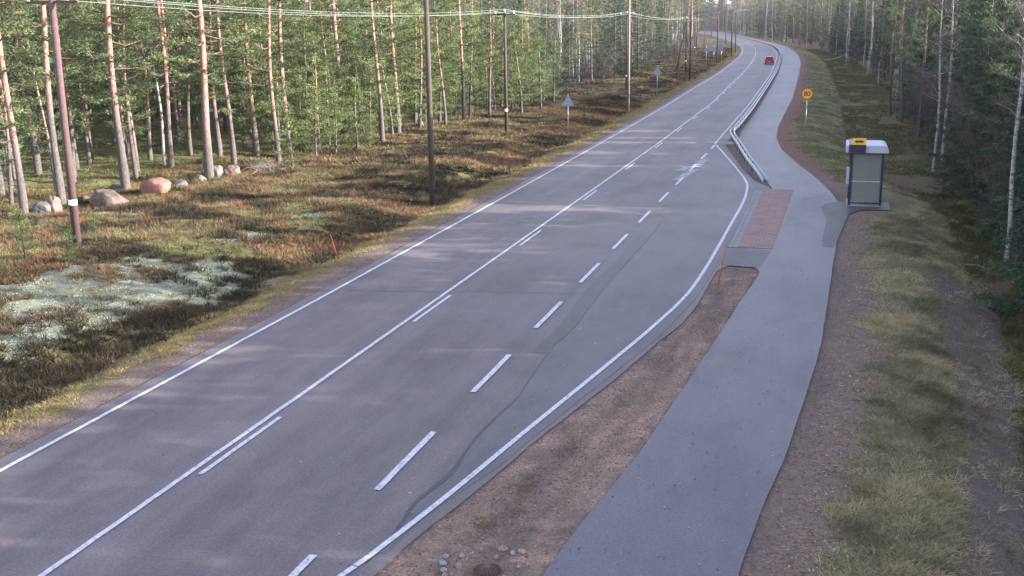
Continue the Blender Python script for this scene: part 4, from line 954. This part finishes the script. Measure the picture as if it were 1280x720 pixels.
# drain grate: low dome of iron bars
x, y, z = gpt(609, 716); dr_ = empty('drain_grate', (x, y, z), 0, 'rusty domed iron drain grate in the gravel at the bottom edge', 'drain')
m = MB(); m.tube([(math.cos(a)*.24, math.sin(a)*.24, .02) for a in np.linspace(0, 2*math.pi, 25)], .018, 6, cap=False); m.build('rim', M_IRON, dr_, True)
for k in range(20):
    a = k*2*math.pi/20; m = MB(); m.tube([(math.cos(a)*q, math.sin(a)*q, .02+.10*math.sqrt(max(0, 1-(q/.25)**2))) for q in (.24, .19, .13, .07)], [.010]*4, 5); m.build('bar', M_IRON, dr_)
m = MB(); m.tube([(0, 0, .095), (0, 0, .125)], .07, 14); m.build('hub', M_IRON, dr_)
m = MB(); m.tube([(0, 0, -.05), (0, 0, .012)], .21, 16); m.build('pit', M_BLACK, dr_)

# ------------------------------------------------------------------ power line
def power_pole(px, py, hgt, r0, wood, label, band=False, arm=1.0, faces=0.0, lean=0):
    x, y, z = gpt(px, py); o = empty('power_pole', (x, y, z), faces, label, 'power pole', 'poles of the low-voltage line')
    m = MB(); m.tube([(0, 0, -.4), (lean*.3, 0, hgt*.5), (lean, 0, hgt)], [r0, r0*.86, r0*.7], 14); m.build('shaft', wood, o, True)
    m = MB(); m.box(lean-arm, lean+arm, -.05, .05, hgt-.28, hgt-.18); m.build('crossarm', wood, o)
    for k in (-1, 0, 1):
        m = MB(); zz = hgt-.18 if k else hgt; m.tube([(lean+k*(arm-.1), 0, zz), (lean+k*(arm-.1), 0, zz+.10), (lean+k*(arm-.1), 0, zz+.16), (lean+k*(arm-.1), 0, zz+.22)], [.05, .085, .07, .04], 10); m.build('insulator', M_CERAM, o, True)
    if band:
        m = MB(); m.tube([(0, 0, 1.75), (0, 0, 1.98)], r0*1.03, 14); m.build('reflector_band', M_WHITEB, o)
    return o, (x, y, z, hgt, lean, arm)
PP = [power_pole(97, 307, 10.2, .175, M_REDWOOD, 'reddish leaning power pole with white band, nearest the camera', True, 1.25, 0, .12),
      power_pole(633, 165, 10.0, .15, M_WOOD, 'thin black power pole in front of the sunlit forest edge', True, .9),
      power_pole(783, 112, 10.2, .14, M_WOOD, 'black power pole half hidden behind the tan light pole', True, .95),
      power_pole(857, 89, 9.6, .14, M_WOOD, 'far black power pole with a slanting prop at its left', True, .9),
      power_pole(868, 68, 9.6, .14, M_WOOD, 'far power pole behind the grey board, left of it', True, .9),
      power_pole(880, 58, 9.6, .14, M_WOOD, 'farthest power pole standing before the bend', False, .9)]
x, y, z = gpt(845, 89); x2, y2 = PP[3][1][0], PP[3][1][1]
m = MB(); m.tube([(x, y, z-.3), (x2-.15, y2, 8.6)], [.13, .10], 12); tag(m.build('pole_prop', M_WOOD, None, True), 'slanting wooden prop leaning on the far black power pole', 'pole prop')
def wire(name, a, b, sag, r, label, group, mat=M_WIRE):
    n = 22; A = np.array(a); B = np.array(b); P = [A+(B-A)*t-np.array([0, 0, sag*4*t*(1-t)]) for t in np.linspace(0, 1, n)]
    m = MB(); m.tube(P, r, 5); return tag(m.build(name, mat, None, True), label, 'wire', group)
tips = []
for o, (x, y, z, h, l, a) in PP: tips.append([(x+l+k*(a-.1), y, z+h+.18-(.18 if k else 0)) for k in (-1, 0, 1)])
prev = [(tips[0][0][0]-3+k*.9, -16, 10.4) for k in range(3)]
SPAN = ['from the nearest pole out of the picture to the left', 'between the reddish pole and the thin black pole', 'between the thin black pole and the half-hidden pole', 'running on to the propped far pole', 'running past the propped pole into the distance', 'on the last visible span of the line']
for i in range(6):
    for k in range(3):
        A = prev[k] if i == 0 else tips[i-1][k]
        wire('power_wire', A, tips[i][k], .55, .009 if i < 2 else .014, ['left','middle','right'][k]+' silvery wire '+SPAN[i], 'wires of the low-voltage line')

# ------------------------------------------------------------------ street lights on wooden poles
def light_pole(px, py, hgt, r0, wood, label):
    x, y, z = gpt(px, py); o = empty('street_light', (x, y, z), 0, label, 'street light', 'street lights along the left side of the road')
    m = MB(); m.tube([(0, 0, -.4), (0, 0, hgt*.5), (0, 0, hgt)], [r0, r0*.9, r0*.72], 14); m.build('pole', wood, o, True)
    m = MB(); m.tube([(0, 0, hgt-.5), (.25, 0, hgt+.05), (1.2, -.05, hgt+.45), (2.7, -.1, hgt+.6)], .035, 8); m.build('arm', M_STEEL, o, True)
    m = MB(); m.add([(2.6,-.26,hgt+.54),(3.35,-.24,hgt+.56),(3.35,.06,hgt+.56),(2.6,.08,hgt+.54),(2.65,-.2,hgt+.70),(3.25,-.18,hgt+.68),(3.25,0,hgt+.68),(2.65,.02,hgt+.70)], [(0,3,2,1),(4,5,6,7),(0,1,5,4),(1,2,6,5),(2,3,7,6),(3,0,4,7)]); m.build('lamp_head', M_WHITE, o)
    return o
light_pole(541, 258, 11.9, .165, M_WOOD, 'tall dark street light pole in the middle of the near verge')
light_pole(785, 140, 11.9, .165, M_TANWOOD, 'tan street light pole between the two triangular signs')
light_pole(862, 100, 11.6, .16, M_WOOD, 'dark street light pole beyond the second triangular sign')
light_pole(896, 80, 11.4, .16, M_WOOD, 'dark street light pole in front of the grey board')
light_pole(914, 71, 11.2, .16, M_WOOD, 'dark street light pole just right of the grey board')
light_pole(919, 66, 11.2, .16, M_WOOD, 'street light pole at the tip of the bend, right one of a close pair')
light_pole(907, 55, 10.8, .16, M_WOOD, 'small far street light pole beyond the bend')
light_pole(889, 47, 10.8, .16, M_WOOD, 'farthest small street light pole at the distant road')

# ------------------------------------------------------------------ traffic signs
def tri_sign(px, py, hgt, side, label, rp):
    x, y, z = gpt(px, py); o = empty('warning_sign', (x, y, z), R(4), label, 'road sign')
    m = MB(); m.tube([(0, 0, -.3), (0, 0, hgt+.05)], rp, 10); m.build('post', M_POST, o, True)
    h = side*.866; z0 = hgt-h; rc = .06; pts = []
    for cx, cz, a0 in ((-side/2+.1, z0+rc, 210), (side/2-.1, z0+rc, 330), (0, hgt-.12, 90)):
        for k in (-50, -25, 0, 25, 50): pts.append((cx+rc*math.cos(R(a0+k)), cz+rc*math.sin(R(a0+k))))
    m = MB(); n = len(pts); V = [(u, -.045, v) for u, v in pts]+[(u, -.060, v) for u, v in pts]
    m.add(V, [tuple(range(n)), tuple(range(n, 2*n))[::-1]]+[(i, n+i, n+(i+1) % n, (i+1) % n) for i in range(n)]); m.build('panel', M_SIGNBACK if rp > .04 else M_SIGNBLUE, o)
    for zz in (z0+.22, z0+.5):
        m = MB(); m.box(-.2, .2, -.075, -.062, zz-.02, zz+.02); m.build('bracket', M_STEEL, o)
    if rp > .04: m = MB(); m.box(-side*.30, side*.30, -.062, -.047, z0-.24, z0-.03); m.build('plate', M_SIGNBACK, o)
    return o
tri_sign(710, 181, 3.95, 1.05, 'grey back of a triangular warning sign on a thin post, nearer one', .035)
tri_sign(821, 123, 4.05, 1.15, 'grey back of a triangular warning sign on a pale post, farther one', .06)

def text_mesh(name, txt, size, mat, parent, loc, rot):
    c = bpy.data.curves.new(name, 'FONT'); c.body = txt; c.size = size; c.align_x = 'CENTER'; c.align_y = 'CENTER'; c.extrude = .004; c.offset = .006*size/.3
    t = bpy.data.objects.new(name, c); C.objects.link(t); bpy.context.view_layer.update()
    me = bpy.data.meshes.new_from_object(t); bpy.data.objects.remove(t); me.materials.clear(); me.materials.append(mat)
    o = link(name, me, parent, loc); o.rotation_euler = rot; return o
x, y, z = gpt(1005.7, 179); o = empty('speed_limit_sign', (x, y, z), R(0), 'round yellow speed limit sign reading 80 with a red rim', 'road sign')
Hs = proj(x, y, z); zt = next(q for q in np.arange(0, 8, .02) if proj(x, y, z+q)[1] < 117.5)
m = MB(); m.tube([(0, 0, -.3), (0, 0, zt+.25)], .035, 10); m.build('post', M_POST, o, True)
m = MB(); m.disc((0, -.05, zt), (0, 1, 0), .44, 32, .02); m.build('rim', M_RED, o)
m = MB(); m.disc((0, -.066, zt), (0, 1, 0), .345, 32, .01); m.build('face', M_YELLOW, o)
text_mesh('number', '80', .50, M_BLACK, o, (0, -.076, zt), (R(90), 0, 0))
# grey back of a direction board
x, y, z = gpt(892, 78.5); o = empty('direction_board', (x, y, z), R(-8), 'grey back of a wide direction board on thin posts at the bend', 'road sign')
for u in (-1.75, 0, 1.75):
    m = MB(); m.tube([(u, 0, -.3), (u, 0, 4.0)], .05, 8); m.build('post', M_STEEL, o, True)
m = MB(); m.box(-2.1, 2.1, -.09, -.055, 2.55, 3.35); m.build('lower_panel', M_SIGNBACK, o)
m = MB(); m.box(.1, 2.1, -.09, -.055, 3.36, 4.1); m.build('upper_panel', M_SIGNBACK, o)
# orange snow stakes
def stake(px, py, tx, ty, L, label):
    x, y, z = gpt(px, py)
    best = min(((a, b) for a in np.arange(-.6, .61, .03) for b in np.arange(-.6, .61, .1)), key=lambda q: (proj(x+q[0], y+q[1], z+L*math.sqrt(max(.1, 1-(q[0]**2+q[1]**2)/L**2)))[0]-tx)**2+.05*q[1]**2)
    a, b = best; h = math.sqrt(max(.1, L*L-a*a-b*b)); o = empty('snow_stake', (x, y, z), 0, label, 'snow stake', 'orange snow stakes')
    m = MB(); m.tube([(0, 0, -.1), (a*.93, b*.93, h*.93)], [.020, .015], 8); m.build('stick', M_ORANGE, o, True)
    m = MB(); m.tube([(a*.93, b*.93, h*.93), (a, b, h)], [.016, .014], 8); m.build('tip', M_WHITE if 0 else M_ORANGE, o, True)
stake(427, 334, 413, 297, 1.35, 'thin orange snow stake leaning left on the left verge')
stake(897, 355, 908, 316, 1.45, 'thin orange snow stake at the tip of the gravel island')
stake(873.5, 94, 873, 88, 1.3, 'far orange snow stake on the verge before the bend')

# ------------------------------------------------------------------ guardrail, W-beams on both sides of one row of posts
GP = [unp(*p, zz) for p, zz in [((957,225.5),.06),((948,213),.35),((935,194),.70),((925,178),.76),((920,165),.76),((922,153),.76),((933,140),.76),((945,127),.76),((956,112),.76),((966,97),.76),((975,83),.76),((981,72),.76),((983.5,66),.76)]]
GP = [GP[0], GP[1], GP[2], GP[3], (-7.2, 83.5)]+[(-7.62-.0*i, y_) for i, y_ in enumerate((92, 100))]
gx_ = lambda y: float(REDGE(y))+.38
GPn = [p for p in GP[:4]]
ys_ = list(np.arange(84, 420, 4.0))
rail = [np.array([GPn[0][0], GPn[0][1], .08]), np.array([GPn[1][0], GPn[1][1], .42]), np.array([GPn[2][0], GPn[2][1], .66]), np.array([GPn[3][0], GPn[3][1], .70])]
for y_ in ys_:
    if y_ > rail[-1][1]+2: rail.append(np.array([gx_(y_)-.15*math.exp(-(y_-84)/10), y_, .70]))
_q = []
for i in range(len(rail)-1):
    p0, p1, p2, p3 = rail[max(i-1,0)], rail[i], rail[i+1], rail[min(i+2, len(rail)-1)]
    for t in np.linspace(0, 1, 5 if i < 8 else 2)[:-1]: _q.append(.5*((2*p1)+(-p0+p2)*t+(2*p0-5*p1+4*p2-p3)*t*t+(-p0+3*p1-3*p2+p3)*t**3))
rail = _q+[rail[-1]]
gr = empty('guardrail', (float(rail[0][0]), float(rail[0][1]), 0), 0, 'long galvanised guardrail between the road and the path', 'guardrail'); O0 = np.array([rail[0][0], rail[0][1], 0.])
rp = np.array(rail); T = unitv(np.gradient(rp[:, :2], axis=0)); N = np.stack([T[:, 1], -T[:, 0]], 1)
prof = [(0, .10), (.02, .10), (.06, .07), (.06, .035), (.02, .01), (.02, -.01), (.06, -.035), (.06, -.07), (.02, -.10), (0, -.10)]
for sgn, nm in ((-1, 'road_beam'), (1, 'path_beam')):
    V = []; k = len(prof)
    for P, n_ in zip(rp, N):
        for (u, w) in prof: V.append((P[0]+sgn*n_[0]*(.10+u)-O0[0], P[1]+sgn*n_[1]*(.10+u)-O0[1], P[2]+w-.07))
    m = MB(); m.add(V, [(i*k+j, i*k+j+1, (i+1)*k+j+1, (i+1)*k+j) for i in range(len(rp)-1) for j in range(k-1)]); ob = m.build(nm, M_STEEL, gr)
    so = ob.modifiers.new('thick', 'SOLIDIFY'); so.thickness = .006
s_ = np.concatenate([[0], np.cumsum(np.linalg.norm(np.diff(rp, axis=0), axis=1))]); npost = 0
for d_ in np.concatenate([np.arange(4.5, 130, 2.2), np.arange(131, 330, 4.4)]):
    px_ = [float(np.interp(d_, s_, rp[:, c])) for c in range(3)]
    if npost >= 98: break
    m = MB(); h = px_[2]+.02; bx_, by_ = px_[0]-O0[0], px_[1]-O0[1]; m.box(bx_-.06, bx_+.06, by_-.05, by_+.05, -.5, h-.02); m.build('post', M_DPOST, gr); npost += 1
# its concrete foot block beside the bay line
boulder('concrete_block', 911, 181, .6, .28, .4, M_CONC, 'small grey concrete block at the kink of the guardrail', 90, .3, None, 'block', 4)

# ------------------------------------------------------------------ bus shelter
SX, SY = .98, 54.6; sz = 0.0
bs = empty('bus_shelter', (SX, SY, sz), 0, 'small glazed bus shelter with white roof and dark blue frame', 'bus shelter')
W_, L_, HH = 1.46, 2.1, 2.60
m = MB(); m.box(-.10, W_+.10, -.10, L_+.10, -.5, .035); m.build('slab', M_CONC, bs, bevel=.01)
for (u, v) in ((0, 0), (W_, 0), (0, L_), (W_, L_)):
    m = MB(); m.box(u-.06, u+.06, v-.06, v+.06, .035, HH); m.build('post', M_NAVY, bs, bevel=.008)
def pane(x0, x1, y0, y1, z0, z1): m = MB(); m.box(x0, x1, y0, y1, z0, z1); return m.build('glass_pane', M_GLASSW, bs)
for v in (0, L_):
    for z0, z1 in ((.22, 1.20), (1.25, 2.55)): pane(.062, W_-.062, v-.006, v+.006, z0, z1)
    for zz, mt, th in ((.15, M_NAVY, .03), (1.225, M_STEEL, .022)):
        m = MB(); m.box(.051, W_-.051, v-.025, v+.025, zz-th, zz+th); m.build('rail', mt, bs)
for k in range(2):
    a, b = .052+k*L_/2, L_/2*(k+1)-.052
    for z0, z1 in ((.22, 1.20), (1.25, 2.55)): pane(W_-.006, W_+.006, a, b, z0, z1)
for zz, mt, th in ((.15, M_NAVY, .03), (1.225, M_STEEL, .022)):
    m = MB(); m.box(W_-.025, W_+.025, .051, L_-.051, zz-th, zz+th); m.build('rail', mt, bs)
# roof: flat in front, rounded down at the back
pr = [(-.28, 2.61), (-.28, 2.97), (-.22, 3.0), (W_-.05, 3.0)]+[(W_-.05+.28*math.sin(a), 2.75+.25*math.cos(a)) for a in np.linspace(.25, math.pi/2, 7)]+[(W_+.23, 2.61)]
n = len(pr); V = [(u, -.22, w) for u, w in pr]+[(u, L_+.22, w) for u, w in pr]
m = MB(); m.add(V, [tuple(range(n))[::-1], tuple(range(n, 2*n))]+[(i, (i+1) % n, n+(i+1) % n, n+i) for i in range(n)]); rf = m.build('roof', M_WHITE, bs, bevel=.012)
m = MB(); m.box(-.285, W_+.235, -.235, -.221, 2.60, 2.645); m.build('roof_trim', M_NAVY, rf)
# sign on the near corner
m = MB(); m.box(-.16, .62, -.30, -.24, 2.66, 3.04); m.build('sign_panel', M_NAVY, bs)
sb = MB(); sb.box(-.02, .62, -.30, -.24, 3.045, 3.35); sgn_ = sb.build('bus_stop_sign', M_YELLOW, bs)
m = MB(); m.box(-.17, -.025, -.295, -.245, 3.045, 3.32); m.build('sign_edge', M_WHITE, bs)
m = MB(); m.box(.10, .50, -.312, -.302, 3.155, 3.235); m.box(.14, .46, -.312, -.302, 3.236, 3.255); m.build('bus_pictogram', M_BLACK, sgn_)
for u in (.18, .42):
    m = MB(); m.disc((u, -.306, 3.148), (0, 1, 0), .028, 14, .008); m.build('bus_wheel', M_BLACK, sgn_)
m = MB(); m.box(.38, .50, -.30, -.236, 2.67, 2.70); m.build('lamp', M_WHITE, bs)
# timetable case on the road side, bench inside
m = MB(); m.box(-.19, -.055, .1, .62, 1.05, 1.85); m.build('timetable_case', M_WHITE, bs, bevel=.01)
bn = MB(); bn.box(.80, 1.35, .45, 2.1, .50, .545); bo = bn.build('bench_seat', M_STEEL, bs)
for u in (.84, 1.31):
    for v in (.5, 2.05):
        m = MB(); m.tube([(u, v, .035), (u, v, .5)], .02, 8); m.build('bench_leg', M_NAVY, bs)

# ------------------------------------------------------------------ red car, driving away
cx_, cy_ = -13.45+.35, 231.0; ang = math.atan2(-(float(CLINE(235))-float(CLINE(230))), 5)
car = empty('car', (cx_-.2, cy_, 0), ang, 'red hatchback driving away along the right lane', 'car')
sec = [(-2.05,.45,.62,.80),(-2.1,.30,.86,.86),(-1.95,.22,.95,.90),(-1.2,.20,.98,.92),(0,.20,.98,.92),(1.1,.20,.97,.92),(1.8,.24,.86,.88),(2.1,.34,.70,.78)]
V = []; k = 8
for (v, zb, zt_, hw) in sec: V += [(-hw*.9, v, zb), (-hw, v, zb+.15), (-hw, v, zt_-.12), (-hw*.93, v, zt_), (hw*.93, v, zt_), (hw, v, zt_-.12), (hw, v, zb+.15), (hw*.9, v, zb)]
m = MB(); m.add(V, [(i*k+j, i*k+(j+1) % k, (i+1)*k+(j+1) % k, (i+1)*k+j) for i in range(len(sec)-1) for j in range(k)]+[tuple(range(8))[::-1], tuple(range(len(V)-8, len(V)))]); m.build('body', M_CAR, car, bevel=.02)
V = [(-.84,-1.95,.93),(.84,-1.95,.93),(.86,1.0,.96),(-.86,1.0,.96),(-.66,-1.35,1.47),(.66,-1.35,1.47),(.66,.2,1.50),(-.66,.2,1.50)]
m = MB(); m.add(V, [(0,4,5,1),(1,5,6,2),(2,6,7,3),(3,7,4,0)]); m.build('windows', M_CGLASS, car)
m = MB(); m.add([(-.68,-1.45,1.45),(.68,-1.45,1.45),(.68,.28,1.48),(-.68,.28,1.48),(-.6,-1.3,1.53),(.6,-1.3,1.53),(.6,.1,1.55),(-.6,.1,1.55)], [(0,3,2,1),(4,5,6,7),(0,1,5,4),(1,2,6,5),(2,3,7,6),(3,0,4,7)]); m.build('roof', M_CAR, car)
for u in (-.80, .80):
    for v in (-1.3, 1.3):
        m = MB(); m.tube([(u-.1, v, .32), (u+.1, v, .32)], .32, 18); wh = m.build('wheel', M_TYRE, car, True)
        m = MB(); e = .105 if u > 0 else -.105; m.tube([(u+e-.01, v, .32), (u+e+.01, v, .32)], .2, 14); m.build('rim', M_STEEL, wh)
    m = MB(); m.box(u-.10 if u > 0 else u-.02, u+.02 if u > 0 else u+.10, -2.13, -2.09, .62, .82); m.build('tail_lamp', M_LAMPR, car)
    m = MB(); m.box(u+(.1 if u > 0 else -.26), u+(.26 if u > 0 else -.1), .75, .87, .95, 1.1); m.build('mirror', M_CAR, car, bevel=.02)
m = MB(); m.box(-.26, .26, -2.125, -2.10, .55, .66); m.build('licence_plate', M_WHITE, car)
m = MB(); m.box(-.84, .84, -2.16, -2.05, .30, .50); m.build('bumper', M_CAR, car, bevel=.03)

# ------------------------------------------------------------------ dead wood
def log(pts, r0, label, mat=M_DEAD, name='fallen_log', branches=0, seed=0):
    P = []
    for (px, py, dz) in pts: x, y, z = gpt(px, py); P.append((x, y, z+dz))
    m = MB(); m.tube(P, np.linspace(r0, r0*.45, len(P)), 7); r = rng(seed)
    for _ in range(branches):
        i = r.randint(1, len(P)); a = np.array(P[i]); d = unitv(r.normal(0, 1, 3)*[1, 1, .5]+[0, 0, .4]); m.tube([a, a+d*r.uniform(.4, 1.1)], [r0*.3, .006], 5)
    return tag(m.build(name, mat, None, True), label, 'log')
log([(1034,76,.1),(1048,73,.25),(1064,69,.9)], .16, 'pale fallen log lying below the far right wood')
log([(1205,334,.1),(1222,336,.15),(1238,341,.1)], .04, 'thin pale fallen branch lying on the moss beside the dirt track', name='fallen_branch')
log([(748,107,.15),(770,110,.15),(788,112,.1)], .07, 'thin fallen trunk on the heath behind the light pole', seed=3, branches=3)
# brush pile
x, y, z = gpt(330, 214); m = MB(); r = rng(9)
for _ in range(150):
    a = np.array([r.normal(0, .55), r.normal(0, .5), abs(r.normal(.12, .18))]); d = unitv(r.normal(0, 1, 3)*[1, .8, .45])*r.uniform(.35, 1.0); q = a+d*.5+r.normal(0, .08, 3)
    b_ = a+d; q[2] = max(q[2], .02); b_[2] = max(b_[2], .02); m.tube([a, q, b_], [.020, .014, .005], 4)
o = m.build('brush_pile', M_DEAD); o.location = (x, y, z); tag(o, 'grey heap of dead twigs in front of the slim orange pine', 'brush pile')
x, y, z = gpt(49, 282); m = MB(); m.tube([(0, 0, -.1), (.02, 0, .30)], [.22, .18], 12); o = m.build('tree_stump', M_WOOD, None, True); o.location = (x, y, z); tag(o, 'low dark tree stump in front of the twin pink boulders', 'stump')

# ------------------------------------------------------------------ morning air
hm = bpy.data.materials.new('haze_air'); hm.use_nodes = True; hn = hm.node_tree.nodes; hn.clear()
hv = hn.new('ShaderNodeVolumePrincipled'); hv.inputs['Color'].default_value = (.80, .86, 1.0, 1); hv.inputs['Density'].default_value = .00008; hv.inputs['Anisotropy'].default_value = .2
ho = hn.new('ShaderNodeOutputMaterial'); hm.node_tree.links.new(hv.outputs[0], ho.inputs['Volume'])
m = MB(); m.box(-1000, 800, -200, 3050, -12, 75); o = m.build('haze', hm); tag(o, 'thin bluish autumn haze over the whole place', 'haze', kind='stuff')
scene.cycles.volume_bounces = 0
